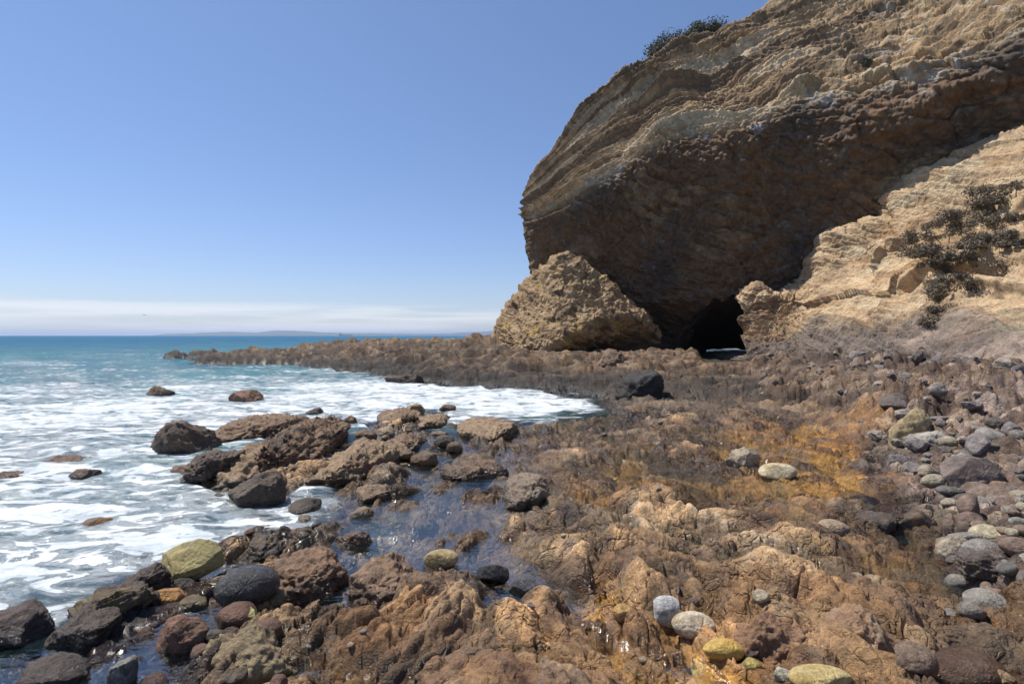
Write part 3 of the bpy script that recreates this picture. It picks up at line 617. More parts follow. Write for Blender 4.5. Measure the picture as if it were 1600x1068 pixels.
# =================================================================== RIGHT SLOPE
S_top = [(1162,478,37.2),(1184,452,36.8),(1214,470,36.5),(1250,456,36.5),(1268,432,36),(1290,370,35),(1385,338,33.4),(1400,300,33),(1480,268,31.2),(1600,216,28.5),(1760,140,26),(2050,20,21.5),(2600,-100,15.5)]
S_base = [(1172,560,34.2),(1190,562,33.2),(1212,562,32),(1240,560,30.5),(1262,558,29),(1290,556,27.5),(1350,560,24.5),(1390,562,22.5),(1450,565,19.5),(1600,590,14.5),(1760,610,11.5),(2150,700,8.5),(3300,860,6.5)]
def build_slope():
    m1 = bet(S_base, S_top, .33, dY=.9); m2 = bet(S_base, S_top, .68, dY=.7)
    net = np.array([rowz(S_base, -.6, -.6), [P(*p) for p in S_base], [P(*p) for p in m1], [P(*p) for p in m2], [P(*p) for p in S_top],
                    [(x+.6, y+2.5, z+.4) for x, y, z in [P(*p) for p in S_top]]])
    ti = np.concatenate([np.linspace(k/5, (k+1)/5, n, endpoint=False) for k, n in enumerate([20, 170, 170, 150, 16])]+[[1.]])
    nj = [50, 50, 50, 50, 60, 130, 50, 100, 150, 90, 40, 20]; tj = np.concatenate([np.linspace(k/12, (k+1)/12, n, endpoint=False) for k, n in enumerate(nj)]+[[1.]])
    V = loft(net, ti, tj).astype(f32); N = gnormals(V)
    if N[200, 400, 2] < 0: N = -N
    X, Y, Z = V[..., 0], V[..., 1], V[..., 2]; t = (ti*5)[:, None]+0*X; s = (tj*12)[None, :]+0*X
    tz_ = ss(1.4, 2.1, t)
    wa = .6*fbm(X*.25, Y*.25, Z*.25, oct=3, seed=401)
    g = .35*X-.25*Y+Z*1.1+.55*wa
    def saw(v, k=.75):
        f = v-np.floor(v); return np.where(f < k, f/k, (1-f)/(1-k))
    am = ss(-.2, .3, fbm(X*.2, Y*.2, Z*.3, oct=2, seed=403))
    F1, F2, dx, dy, r = voro(X*.5-Z*.3+wa, Z*.9+X*.35+wa, seed=63); G1, G2, ex, ey, rr = voro(X*1.6-Z, Z*2.6+X*1.2+wa, seed=64)
    d = .55*fbm(X*.18, Y*.18, Z*.18, oct=3, seed=405)+.12*ridged(X*.5, Y*.5, Z*.8, oct=5, seed=407, gain=.6)*(.4+.8*am)+.05*ridged(X*2.5, Y*2.5, Z*4, oct=4, seed=408, gain=.65)
    d = d+(saw(g*.55)*.32+saw(g*2.7)*.06)*(.3+am)+tz_*((r[0]-.5)*.45+dx*(r[1]-.5)*.5+dy*(r[2]-.2)*.5)*(.25+.75*(1-am))+tz_*((rr[0]-.5)*.14+ey*(rr[2]-.2)*.28+ex*(rr[1]-.5)*.2)*(.5+.5*am)+.10*ridged(X*.9, Y*.9, Z*.9, oct=5, seed=410, gain=.65)+(1-tz_)*(.10*blobs(X*.9, Y*.9, 75, 2.6, 1.6, .8)[0]+.07*blobs(X*2.6, Y*2.6, 76, 2.6, 1.6, .8)[0])
    # rough nose by the cave
    d = d+.4*ridged(X*1.3, Y*1.3, Z*1.3, oct=4, seed=409)*ss(5, 3, s)
    # scoured hollow
    for tc, sa, sb, am_, sl in ((2.25, 7.0, 9.0, .75, .10), (1.95, 8.2, 9.8, .6, -.12), (2.75, 6.0, 7.6, .5, .15), (1.8, 9.0, 11., .6, .08), (3.1, 8.2, 10., .35, .1)):
        v_ = t-tc-sl*(s-(sa+sb)/2)-.10*fbm(s*1.3, t*1.3, oct=3, seed=int(tc*100))
        d = d+am_*ss(-.015, .015, v_)*ss(.30, .02, v_)*ss(sa, sa+.5, s)*ss(sb, sb-.5, s)*(.6+.6*rr[0])
    d = d*ss(.6, 1.3, t)*ss(4.9, 4.2, t)
    V2 = V+N*d[..., None]
    C = np.ones(V.shape, f32)*np.array([.44, .31, .18], f32)
    C = mixc(C, [.30, .18, .09], ss(-.05, .35, fbm(X*.5, Y*.5, Z*1.4, oct=5, seed=411))*.75)
    C = mixc(C, [.50, .40, .26], ss(.0, .4, fbm(X*.35, Y*.35, Z*.9, oct=4, seed=413))*.8)
    C = mixc(C, [.17, .11, .07], ss(.08, .40, fbm(X*.9, Y*.9, Z*2.2, oct=5, seed=415, gain=.62))*.8)
    C = mixc(C, [.38, .37, .22], ss(.25, .5, fbm(X*.3, Y*.3, Z*.5, oct=3, seed=417))*.6*ss(2.3, 1.4, t))
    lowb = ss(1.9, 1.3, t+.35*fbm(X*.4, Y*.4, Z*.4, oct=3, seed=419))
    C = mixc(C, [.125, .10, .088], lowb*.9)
    C = mixc(C, [.36, .27, .21], lowb*ss(.0, .4, fbm(X*.4, Y*.4, Z*.7, oct=3, seed=421))*.6)
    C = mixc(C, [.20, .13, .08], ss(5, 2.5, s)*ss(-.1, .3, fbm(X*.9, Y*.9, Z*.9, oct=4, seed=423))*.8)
    C = C*(.85+.3*rr[1])[..., None]
    o = mesh_obj('hillside', V2, gridfaces(*X.shape), MAT['cliff'], {'Col': C, 'Wet': 0*X})
    tag(o, 'sunlit tan eroded rock slope with dark scrub to the right of the cave', 'hillside', kind='structure')
    return V2
SV = build_slope()
# =================================================================== FAR ISLAND
def build_island():
    prof = [(235,524),(262,521),(300,520),(350,518),(400,519),(425,517),(445,515),(470,517),(500,519),(560,520),(640,521),(700,521),(720,519),(780,516),(900,517),(1100,522)]
    Yd = 11000.; xs = np.linspace(prof[0][0], prof[-1][0], 300); hs = np.interp(xs, [p[0] for p in prof], [524-p[1] for p in prof])
    rows = []
    for k in range(24):
        v = k/23; sh = math.sin(v*math.pi)**.7
        y = Yd-900+1900*v
        n = fbm(xs*.05, np.full_like(xs, v*3), oct=4, seed=501)
        rows.append(np.stack([(xs-CX)/F*y, np.full_like(xs, y), (hs*(1+.35*n)*sh)/F*Yd+CAMZ*sh-2], -1))
    T = NT('island_ground'); b = T.n('ShaderNodeBsdfPrincipled'); o_ = T.n('ShaderNodeOutputMaterial'); T.l(b.outputs[0], o_.inputs[0])
    T.l(T.mix(T.noise(T.n('ShaderNodeTexCoord').outputs['Object'], .004, 5), (.035, .045, .05), (.08, .085, .08)), b.inputs['Base Color']); b.inputs['Roughness'].default_value = .95
    o = mesh_obj('island_hills', np.array(rows), gridfaces(24, 300), T.m)
    tag(o, 'faint blue mountainous island low on the far horizon', 'island', kind='structure')
build_island()
# =================================================================== ROCKS
def rock_geo(seed, sub=5, cuts=24, rough=.10, flat=.0, angular=.56, strat=0.):
    bm_ = ico(sub); V = bm_[0].copy(); r = np.random.RandomState(seed)
    for k in range(cuts):
        n = r.normal(size=3); n /= np.linalg.norm(n); dd = angular+r.rand()*.25
        ex = V@n-dd; V = V-np.where(ex > 0, ex, 0)[:, None]*n[None, :]*.92
    o = r.rand(3)*50
    x, y, z = V[:, 0]+o[0], V[:, 1]+o[1], V[:, 2]+o[2]
    jag = 1. if rough > .055 else .15
    d = rough*(1.5*fbm(x*1.1, y*1.1, z*1.1, oct=2, seed=seed)+jag*(.8*ridged(x*3., y*3., z*3., oct=5, seed=seed+3, gain=.6)-.5)+jag*.55*ridged(x*7, y*7, z*7, oct=3, seed=seed+4)+.3*fbm(x*9, y*9, z*9, oct=3, seed=seed+5))
    if strat:
        q = (z*1.0+x*.35)*5; f = q-np.floor(q); d = d+strat*np.where(f < .8, f/.8, (1-f)/.2)
    V = V*(1+d)[:, None]
    return V, bm_[1]
_ico = {}
def ico(sub):
    if sub not in _ico:
        import bmesh
        b = bmesh.new(); bmesh.ops.create_icosphere(b, subdivisions=sub, radius=1.)
        V = np.array([v.co[:] for v in b.verts]); Fc = np.array([[v.index for v in f.verts] for f in b.faces]); b.free()
        _ico[sub] = (V, Fc)
    return _ico[sub]
def rock(name, box, label, cat, col, seed, depth=.8, z0=None, yaw=0., tilt=(0, 0), wetz=.08, group=None, col2=None, sink=.22, low=0, **kw):
    """box = picture extent; the rock stands on the reef at the row of its lower edge"""
    x0, y0, x1, y1 = box
    gz = z0 if z0 is not None else None
    Yg = gY(y1, 0.)
    for _ in range(6):
        xg = ((x0+x1)/2-CX)/F*Yg
        g = ground_z(xg, Yg) if z0 is None else z0
        Yg = .5*Yg+.5*gY(max(y1, HOR+8), max(g, 0) if z0 is None else z0)
    wd = (x1-x0)/F*Yg; dp = wd*depth; Yc = Yg+dp*.42
    if low:
        zf = max(g if z0 is None else z0, 0); Yb = (CAMZ-zf-low*.6)*F/(y0-HOR); dp = max(Yb-Yg, .2); Yc = (Yg+Yb)/2; kw.setdefault('sub', 6)
    base = CAMZ-(y1-HOR)/F*Yg
    topz = CAMZ-(y0-HOR)/F*Yc if not low else zf+low
    hgt = max(topz-base, wd*.12) if not low else low; wd = (x1-x0)/F*Yc
    V, Fc = rock_geo(seed, **kw)
    M = Euler((math.radians(tilt[0]), math.radians(tilt[1]), math.radians(yaw))).to_matrix()
    sc = V*np.array([1, depth, .8]); sc = sc@np.array(M).T
    mn, mx = sc.min(0), sc.max(0)
    if kw.get('rough', .1) > .055: sink = max(sink, 1.25 if 'outcrop' in name else .8)
    full = hgt*(1+sink)
    sc = (sc-(mn+mx)/2)*np.array([wd/(mx[0]-mn[0]), dp/(mx[1]-mn[1]), full/(mx[2]-mn[2])])
    cz = topz-full/2
    loc = Vector((((x0+x1)/2-CX)/F*Yc, Yc, cz))
    return rock_obj(name, sc, Fc, loc, label, cat, col, seed, group, col2, wetz, crag=(.16*min(wd, 1.)**.7*min(1, .35+hgt) if low else (.05*min(wd, 1.2) if kw.get('rough', .1) > .09 else 0)))
def rock_obj(name, V, Fc, loc, label, cat, col, seed, group=None, col2=None, wetz=.08, crag=0.):
    if crag:
        hs = np.abs(V).max(0)+1e-6; n_ = V/hs**2; n_ /= np.linalg.norm(n_, axis=1, keepdims=True)+1e-9
        q = V+np.array(loc); a, b, c = q[:, 0], q[:, 1], q[:, 2]
        dd = 1.0*ridged(a*3.2, b*3.2, c*3.2, oct=4, seed=seed+21, gain=.6)-.35+.55*ridged(a*9, b*9, c*9, oct=3, seed=seed+22)
        V = V+n_*(crag*dd)[:, None]
    w = V+np.array(loc); x, y, z = w[:, 0], w[:, 1], w[:, 2]; s = max(V[:, 0].max(), .05)
    C = np.ones((len(V), 3), f32)*np.array(col, f32)
    C = mixc(C, col2 if col2 is not None else [c*.5 for c in col], ss(-.05, .4, fbm(x*1.2/s, y*1.2/s, z*1.2/s, oct=4, seed=seed+7))*.8)
    C = C*(1+.35*fbm(x*4/s, y*4/s, z*4/s, oct=3, seed=seed+9))[:, None]
    wet = ss(wetz+.06, wetz-.04, z+.05*fbm(x*5, y*5, z*5, oct=2, seed=3))
    C = C*(1-.55*wet)[:, None]
    o = mesh_obj(name, V, Fc, MAT['boulder'], {'Col': np.clip(C, .01, .9), 'Wet': np.clip(wet+.15, 0, 1)})
    o.location = loc
    return tag(o, label, cat, group)
BR = (.17, .105, .062); DK = (.085, .062, .047); TN = (.25, .17, .10); GY = (.22, .205, .19); YL = (.42, .33, .12); RD = (.17, .085, .055); OR = (.38, .19, .06)
HERO = [
 ('boulder',(235,657,336,714),'large dark boulder alone in the foam, with a shaded front','boulder',DK,1,dict(depth=.9,col2=BR,rough=.13)),
 ('boulder',(228,602,270,619),'small brown rock farthest out in the surf','boulder',BR,2,dict(depth=.8,col2=DK)),
 ('boulder',(360,610,412,631),'low brown rock in white surf right of the farthest small one','boulder',RD,3,dict(depth=.8,col2=BR)),
 ('rock',(-14,735,50,754),'flat reddish brown rock at the left picture edge in the foam','rock',RD,4,dict(low=0.08,depth=.8)),
 ('rock',(56,714,131,738),'long reddish brown rock with a dark left tip in the foam','rock',RD,5,dict(low=0.1,depth=.7,col2=DK,strat=.05)),
 ('rock',(110,733,155,754),'small dark pointed rock beside two reddish ones in the foam','rock',DK,6,dict(depth=.7,col2=BR)),
 ('stone',(130,808,174,826),'golden stone half under the foamy water','stone',OR,7,dict(depth=.9,z0=-.03,rough=.05)),
 ('rock_outcrop',(355,645,468,700),'rough brown outcrop at the back left of the large surf cluster','rock outcrop',BR,8,dict(low=0.26,depth=1.0,rough=.16,col2=TN)),
 ('rock_outcrop',(430,655,520,735),'high knobbly outcrop at the back right of the large surf cluster','rock outcrop',BR,9,dict(low=0.34,depth=1.0,rough=.18,col2=DK)),
 ('rock_outcrop',(360,688,505,768),'broad tan brown rock in the middle of the surf cluster','rock outcrop',TN,10,dict(low=0.3,depth=.8,rough=.15,col2=BR,yaw=20)),
 ('boulder',(362,738,446,795),'dark undercut boulder at the front of the surf cluster','boulder',DK,11,dict(depth=.8,rough=.14,col2=BR)),
 ('rock',(308,705,372,758),'dark jagged rock on the left side of the surf cluster','rock',DK,12,dict(low=0.28,depth=.9,rough=.15,col2=BR)),
 ('rock',(272,726,318,748),'low brown rock at the left foot of the surf cluster','rock',BR,13,dict(low=0.12,depth=.9)),
 ('rock_outcrop',(497,690,618,762),'pointed tan rock with slanting layers right of the surf cluster','rock outcrop',TN,14,dict(low=0.3,depth=.9,rough=.10,col2=BR,strat=.06,tilt=(0,-15))),
 ('rock',(556,757,617,788),'small tan slab below the pointed layered rock','rock',TN,15,dict(low=0.1,depth=.7,strat=.06,col2=BR)),
 ('rock',(592,637,662,672),'brown jagged rock in the surf before the back reef','rock',BR,16,dict(low=0.22,depth=.9,rough=.16,col2=TN)),
 ('rock',(650,648,700,672),'low tan rock touching the jagged one in the surf','rock',TN,17,dict(low=0.16,depth=.9,rough=.12)),
 ('rock',(604,676,662,706),'squat brown rock where the calm channel opens','rock',BR,18,dict(low=0.16,depth=.9,rough=.13,col2=TN)),
 ('rock',(528,649,558,667),'tiny dark rock in surf between the cluster and jagged rock','rock',BR,19,dict(depth=.9,col2=DK)),
 ('rock',(474,637,506,650),'tiny dark rock tip behind the surf cluster','rock',DK,20,dict(depth=.9)),
 ('rock',(686,632,712,643),'tiny brown rock tip in the bay before the back reef','rock',BR,21,dict(depth=.9)),
 ('rock',(604,585,664,601),'dark wet rock just in front of the back reef edge','rock',DK,22,dict(depth=.8,rough=.14)),
 ('boulder',(716,652,808,692),'tan boulder with a dark right end at the head of the channel','boulder',TN,23,dict(low=0.2,depth=.9,rough=.11,col2=BR)),
 ('boulder',(788,742,856,797),'grey brown angular boulder with a deep shadow on the tan slabs','boulder',(.21,.16,.11),24,dict(low=.2,depth=.85,rough=.12,col2=BR)),
 ('rock',(686,722,792,750),'low dark brown rock awash in the calm channel','rock',BR,25,dict(low=0.1,depth=.6,rough=.12,col2=DK)),
 ('slab',(248,846,352,916),'olive yellow tilted slab with a split face by the foam','slab',(.30,.245,.10),26,dict(depth=.7,rough=.05,strat=.05,tilt=(25,-22),angular=.55,cuts=14,yaw=18,col2=(.16,.13,.06),wetz=-.1)),
 ('boulder',(338,884,436,952),'smooth dark grey egg shaped boulder among brown rocks','boulder',(.085,.078,.068),27,dict(depth=.8,rough=.018,cuts=0,tilt=(0,-18),col2=(.14,.13,.11),wetz=.4)),
 ('rock',(228,916,294,946),'orange block just below the olive slab','rock',OR,28,dict(depth=.7,rough=.08,col2=BR,wetz=.0)),
 ('rock',(128,905,238,992),'dark wet pointed rock with an orange stain near the foam','rock',DK,29,dict(low=0.2,depth=.7,rough=.12,strat=.07,tilt=(10,-30),col2=(.16,.12,.05),yaw=15)),
 ('rock',(84,958,174,1014),'flat black wet rock left of the pointed one','rock',DK,30,dict(low=0.12,depth=.8,rough=.08,strat=.05)),
 ('boulder',(-60,950,79,1014),'dark purplish boulder cut by the left picture edge','boulder',(.075,.052,.046),31,dict(depth=.8,rough=.1,col2=DK)),
 ('stone',(350,948,402,975),'yellow green stone below the smooth dark boulder','stone',(.28,.27,.11),32,dict(depth=.7,rough=.05,wetz=0,sub=4)),
 ('rock',(250,958,330,1018),'reddish brown lump near the bottom left','rock',RD,33,dict(depth=.9,rough=.12,col2=BR,wetz=0)),
 ('rock_outcrop',(306,985,458,1075),'large olive tan block with a dark right side at the bottom left','rock outcrop',(.24,.18,.10),34,dict(low=0.22,depth=.8,rough=.08,col2=BR,angular=.6,cuts=12,wetz=0)),
 ('rock',(175,1028,214,1075),'narrow dark rock with white salt flecks at the bottom left','rock',GY,35,dict(depth=1.2,rough=.1,col2=DK)),
 ('rock',(30,1030,130,1085),'dark wet rock in the bottom left corner','rock',DK,36,dict(depth=.8,rough=.1)),
 ('slab',(198,880,262,922),'black slanting slab behind the olive one','slab',DK,37,dict(low=0.14,depth=.7,rough=.08,strat=.08,tilt=(10,-25))),
 ('slab',(385,840,440,880),'dark slanting slab between olive slab and brown ledges','slab',DK,38,dict(low=0.14,depth=.9,rough=.09,strat=.08,tilt=(10,-25),col2=(.16,.12,.06))),
 ('slab',(522,832,584,853),'thin brown slab with a dark underside','slab',BR,39,dict(low=0.1,depth=.6,rough=.07,strat=.06)),
 ('rock_outcrop',(540,862,652,952),'rounded brown outcrop left of the pool','rock outcrop',(.23,.145,.09),40,dict(low=0.22,depth=.9,rough=.11,col2=BR,tilt=(0,-15))),
 ('rock_outcrop',(425,858,545,948),'broad brown ledge right of the smooth dark boulder','rock outcrop',(.20,.12,.07),41,dict(low=0.2,depth=1.,rough=.12,col2=BR,tilt=(0,-15))),
 ('rock',(632,898,700,938),'brown block leaning over the left side of the pool','rock',BR,42,dict(depth=.8,rough=.1)),
 ('stone',(662,858,717,888),'flat tan stone lying in the middle pool','stone',(.38,.28,.13),43,dict(depth=.7,rough=.03,cuts=3,tilt=(0,-12),z0=.0,wetz=-.2,sub=4)),
 ('stone',(744,880,796,918),'black wet stone standing in the middle pool','stone',(.025,.022,.018),44,dict(depth=.8,rough=.05,z0=-.03,wetz=.5,sub=4)),
 ('stone',(790,908,838,940),'dark grey stone under water beside the black one','stone',(.10,.10,.10),45,dict(depth=.9,rough=.04,z0=-.07,sub=4)),
 ('stone',(1018,930,1062,978),'round white and grey banded stone in a small hollow','stone',(.50,.49,.46),46,dict(depth=.8,rough=.02,cuts=2,col2=(.12,.12,.12),wetz=-.2,sub=4)),
 ('stone',(1050,956,1116,1000),'oval cream stone right of the banded one','stone',(.58,.50,.38),47,dict(depth=.7,rough=.03,cuts=3,tilt=(0,14),col2=(.34,.24,.12),wetz=-.2,sub=4)),
 ('stone',(958,946,988,972),'small orange yellow stone left of the banded one','stone',(.42,.25,.09),48,dict(depth=.8,rough=.03,cuts=3,wetz=-.2,sub=4)),
 ('stone',(1098,998,1162,1034),'bright yellow long stone below the cream one','stone',(.50,.33,.09),49,dict(depth=.6,rough=.03,cuts=2,tilt=(0,18),col2=(.45,.27,.05),wetz=-.2,sub=4)),
 ('stone',(1234,1044,1332,1085),'large pale yellow stone cut by the bottom edge','stone',(.44,.34,.15),50,dict(depth=.6,rough=.03,cuts=3,col2=(.38,.26,.08),wetz=-.2,sub=4)),
 ('stone',(1156,1028,1190,1050),'small olive stone below the bright yellow one','stone',(.36,.28,.09),51,dict(depth=.8,rough=.03,cuts=2,wetz=-.2,sub=4)),
 ('stone',(1208,1042,1240,1068),'small greyish white stone left of the pale yellow one','stone',(.42,.38,.28),52,dict(depth=.8,rough=.05,wetz=-.2,sub=4)),
 ('stone',(1166,1012,1192,1032),'little black stone between the yellow ones','stone',DK,53,dict(depth=.8,rough=.05,sub=4)),
 ('stone',(1186,723,1244,749),'pale oval stone standing in the amber stream','stone',(.50,.42,.27),54,dict(depth=.7,rough=.025,cuts=2,wetz=.0,col2=(.4,.31,.17),sub=4)),
 ('rock',(1134,696,1184,732),'pale jagged rock left of the oval stone in the stream','rock',(.34,.27,.19),55,dict(depth=.9,rough=.14)),
 ('stone',(1266,811,1328,840),'smooth tan loaf shaped stone on the slabs','stone',(.33,.24,.16),56,dict(depth=.6,rough=.03,cuts=2,wetz=0,sub=4)),
 ('rock',(1336,800,1400,834),'dark wet rock at the left end of the lower stream','rock',DK,57,dict(depth=.8,rough=.1,col2=(.13,.1,.09))),
 ('rock',(1396,796,1462,832),'dark wet rock with a white chip in the lower stream','rock',DK,58,dict(depth=.8,rough=.1,col2=BR)),
 ('rock',(1458,834,1514,870),'whitish brown split rock at the edge of the cobbles','rock',(.32,.27,.2),59,dict(depth=.8,rough=.08,strat=.04,col2=BR,wetz=0)),
 ('stone',(1516,820,1566,851),'cream white cobble on the cobble bank','cobble',(.55,.47,.31),60,dict(depth=.8,rough=.03,cuts=2,wetz=-.2,sub=4)),
 ('rock',(1392,636,1452,690),'tan angular block leaning on the rubble bank','rock',(.33,.25,.13),61,dict(depth=.8,rough=.08,angular=.55,cuts=13,tilt=(0,-25),strat=.04)),
 ('rock',(1420,672,1486,706),'pale grey pitted slab below the angular block','rock',(.34,.30,.25),62,dict(depth=.8,rough=.12)),
 ('boulder',(966,577,1036,619),'black mussel crusted block in front of the back reef','boulder',(.028,.024,.022),63,dict(depth=.8,rough=.15,col2=(.06,.05,.04),angular=.6)),
 ('boulder',(925,545,985,580),'rough brown boulder below the shaded cliff foot','boulder',BR,64,dict(depth=.8,rough=.16,col2=DK)),
 ('boulder',(1395,1005,1462,1062),'brown domed boulder near the bottom right','boulder',(.19,.13,.09),65,dict(depth=.9,rough=.04,cuts=4,wetz=0)),
 ('boulder',(1452,1018,1568,1085),'large smooth wet brown boulder at the bottom right','boulder',(.17,.095,.06),66,dict(depth=.8,rough=.035,cuts=4,wetz=.5,col2=(.24,.16,.1))),
 ('rock_outcrop',(1148,965,1290,1040),'orange brown outcrop with a dark hollow beneath','rock outcrop',(.24,.13,.07),67,dict(low=0.2,depth=.8,rough=.12,tilt=(0,12),col2=BR,strat=.03)),
 ('rock_outcrop',(1270,958,1412,1030),'layered orange brown outcrop right of the hollow','rock outcrop',(.27,.16,.09),68,dict(low=0.2,depth=.8,rough=.10,tilt=(0,16),strat=.05,col2=(.36,.27,.19))),
 ('rock',(1498,868,1588,908),'dark banded rock at the foot of the cobble bank','rock',(.13,.10,.08),69,dict(low=0.12,depth=.7,rough=.08,strat=.05)),
 ('rock',(1190,548,1300,610),'dark jagged outcrop below the cave','rock',(.16,.125,.10),70,dict(low=0.5,depth=.9,rough=.20,col2=DK)),
 ('boulder',(1466,712,1562,752),'long grey brown boulder at the lower edge of the rubble','boulder',(.17,.13,.11),71,dict(depth=.7,rough=.06)),
]
for nm, box, lab, cat, col, seed, kw in HERO:
    kw = dict(kw); rock(nm, box, lab, cat, col, seed*13+5, **kw)
# scattered cobbles on the right bank: individuals
protos = []
cob_cols = [(.20,.175,.15),(.26,.235,.20),(.15,.12,.10),(.24,.17,.12),(.33,.28,.20),(.14,.125,.11),(.21,.145,.11)]
def scatter(n, boxes, smin, smax, label, cat, name, group, rough, cuts, sub, cols, seed, depthr=(.6, 1.), flat=(.45, .75), maxz=9., minz=-.03, sink=.42, persp=True):
    r = random.Random(seed); placed = []
    pr = [rock_geo(seed*7+k, sub=sub, rough=rough, cuts=cuts, angular=.66) for k in range(7)]
    meshes = []
    tries = 0
    cand = []
    while len(cand) < n*14:
        poly = r.choice(boxes); cand.append((r.uniform(poly[0], poly[2]), r.uniform(poly[1], poly[3])))
    cx_, cy_, cz_ = [], [], []
    for px, py in cand:
        Y = gY(py, .15); cx_.append((px-CX)/F*Y); cy_.append(Y)
    zz = terrain(np.array(cx_), np.array(cy_), True)[0]
    for (px, py), x, y, z in zip(cand, cx_, cy_, zz):
        if len(placed) >= n: break
        if not (minz < z < maxz): continue
        s = smin*(smax/smin)**(r.random()**1.5)
        if any((x-a)**2+(y-b)**2 < ((s+c)*.40)**2 for a, b, c in placed): continue
        placed.append((x, y, s))
        V, Fc = pr[r.randrange(7)]
        fl = r.uniform(*flat); dd = r.uniform(*depthr)
        M = np.array(Euler((r.uniform(-.25, .25), r.uniform(-.25, .25), r.uniform(0, 6.28))).to_matrix())
        W_ = (V*np.array([.5*s, .5*s*dd, .5*s*fl]))@M.T
        col = r.choice(cols)
        rock_obj(name, W_, Fc, Vector((x, y, float(z)+.5*s*fl*(1-sink*1.6)-.03*s)), label, cat, col, r.randrange(9999), group, None, .03)
cobz = [(1480,760,1640,960),(1520,720,1640,900),(1550,780,1660,930),(1440,700,1560,760)]
scatter(140, cobz, .12, .38, 'rounded grey or brown cobble among the others on the right bank', 'cobble', 'cobble', 'cobbles on the bank right of the stream', .045, 5, 3, cob_cols, 5)
rubz = [(1180,572,1420,630),(1250,580,1600,640),(1330,630,1600,720),(1220,590,1600,640),(1400,660,1560,740)]
scatter(230, rubz, .15, .62, 'angular rubble block on the bank between slope and stream', 'rock', 'rubble_block', 'rubble below the tan slope', .12, 18, 4, [(.20,.17,.16),(.26,.215,.18),(.17,.12,.09),(.30,.25,.2),(.12,.095,.08)], 6, flat=(.5, .9))
midz = [(700,640,1200,800),(430,820,1450,1060),(1000,600,1200,660)]
scatter(46, midz, .05, .14, 'small loose stone lying on the brown slabs', 'stone', 'loose_stone', 'loose stones on the slabs', .05, 5, 3, [(.22,.15,.09),(.30,.23,.14),(.14,.10,.08),(.36,.30,.2),(.2,.17,.15)], 8)
lsz = [(60,880,460,1060),(380,810,560,880)]
scatter(34, [(340,650,620,800),(560,640,740,720)], .15, .55, 'small rough rock beside the larger ones in the surf', 'rock', 'surf_rock', 'small rocks around the surf cluster', .14, 10, 4, [(.15,.10,.06),(.22,.15,.09),(.08,.06,.045),(.26,.19,.11)], 15, minz=-.3, maxz=.0, flat=(.5, .85), sink=.0)
scatter(80, lsz, .08, .30, 'dark wet stone on the shore edge at the bottom left', 'stone', 'wet_stone', 'wet stones at the edge of the foam', .08, 8, 3, [(.07,.055,.045),(.10,.075,.05),(.16,.12,.06),(.13,.07,.045)], 9, minz=-.22)
# =================================================================== SHRUBS
def leaf_mat(name, a, b):
    T = NT(name); bs = T.n('ShaderNodeBsdfPrincipled'); o = T.n('ShaderNodeOutputMaterial'); T.l(bs.outputs[0], o.inputs[0])
    T.l(T.mix(T.mr(T.noise(T.n('ShaderNodeTexCoord').outputs['Object'], 4, 4), .35, .65), a, b), bs.inputs['Base Color']); bs.inputs['Roughness'].default_value = .8
    return T.m
MAT['leaf'] = leaf_mat('sage_leaf', (.055, .065, .035), (.12, .115, .07)); MAT['dry'] = leaf_mat('dry_scrub', (.11, .09, .06), (.23, .18, .12)); MAT['twig'] = leaf_mat('twig_bark', (.08, .06, .045), (.13, .1, .075))
def shrub(loc, w, h, seed, label, mat='leaf', group=None, n=1500, leaf=.07):
    root = bpy.data.objects.new('shrub', None); COL.objects.link(root); root.location = loc
    tag(root, label, 'shrub', group)
    r = np.random.RandomState(seed); lobes = [(r.uniform(-.38, .38)*w, r.uniform(-.3, .3)*w, h*r.uniform(.12, .6), r.uniform(.25, .42)*min(w*.8, h*1.5)) for _ in range(14)]
    V = []; Fc = []
    for k in range(n):
        lx, ly, lz, lr = lobes[r.randint(14)]; d = r.normal(size=3); d /= np.linalg.norm(d); rad = lr*(r.rand()**.4)*(1+.25*r.rand())
        c = np.array([lx, ly, lz])+d*rad*np.array([1, 1, .8]); c[2] = max(c[2], .02)
        a = r.normal(size=3); a /= np.linalg.norm(a); b = np.cross(a, r.normal(size=3)); b /= np.linalg.norm(b)
        s = leaf*r.uniform(.6, 1.4); i = len(V)
        V += [c-a*s, c+b*s*.45, c+a*s, c-b*s*.45]; Fc.append([i, i+1, i+2, i+3])
    mesh_obj('foliage', np.array(V), np.array(Fc), MAT[mat], smooth=False, parent=root)
    V = []; Fc = []
    for lx, ly, lz, lr in lobes:
        p0 = np.array([lx*.15, ly*.15, -.3]); p1 = np.array([lx*.6, ly*.6, lz*.5]); p2 = np.array([lx, ly, lz+lr*.4])
        rs = [.045*h, .03*h, .012*h]; i = len(V)
        for p, q in zip((p0, p1, p2), rs):
            for a in range(5): V.append(p+np.array([math.cos(a*1.2566), math.sin(a*1.2566), 0])*q)
        for l in range(2):
            for a in range(5): Fc.append([i+l*5+a, i+l*5+(a+1) % 5, i+l*5+5+(a+1) % 5, i+l*5+5+a])
    mesh_obj('stems', np.array(V), np.array(Fc), MAT['twig'], parent=root)
    return root
g = 'shrubs on the cliff skyline'
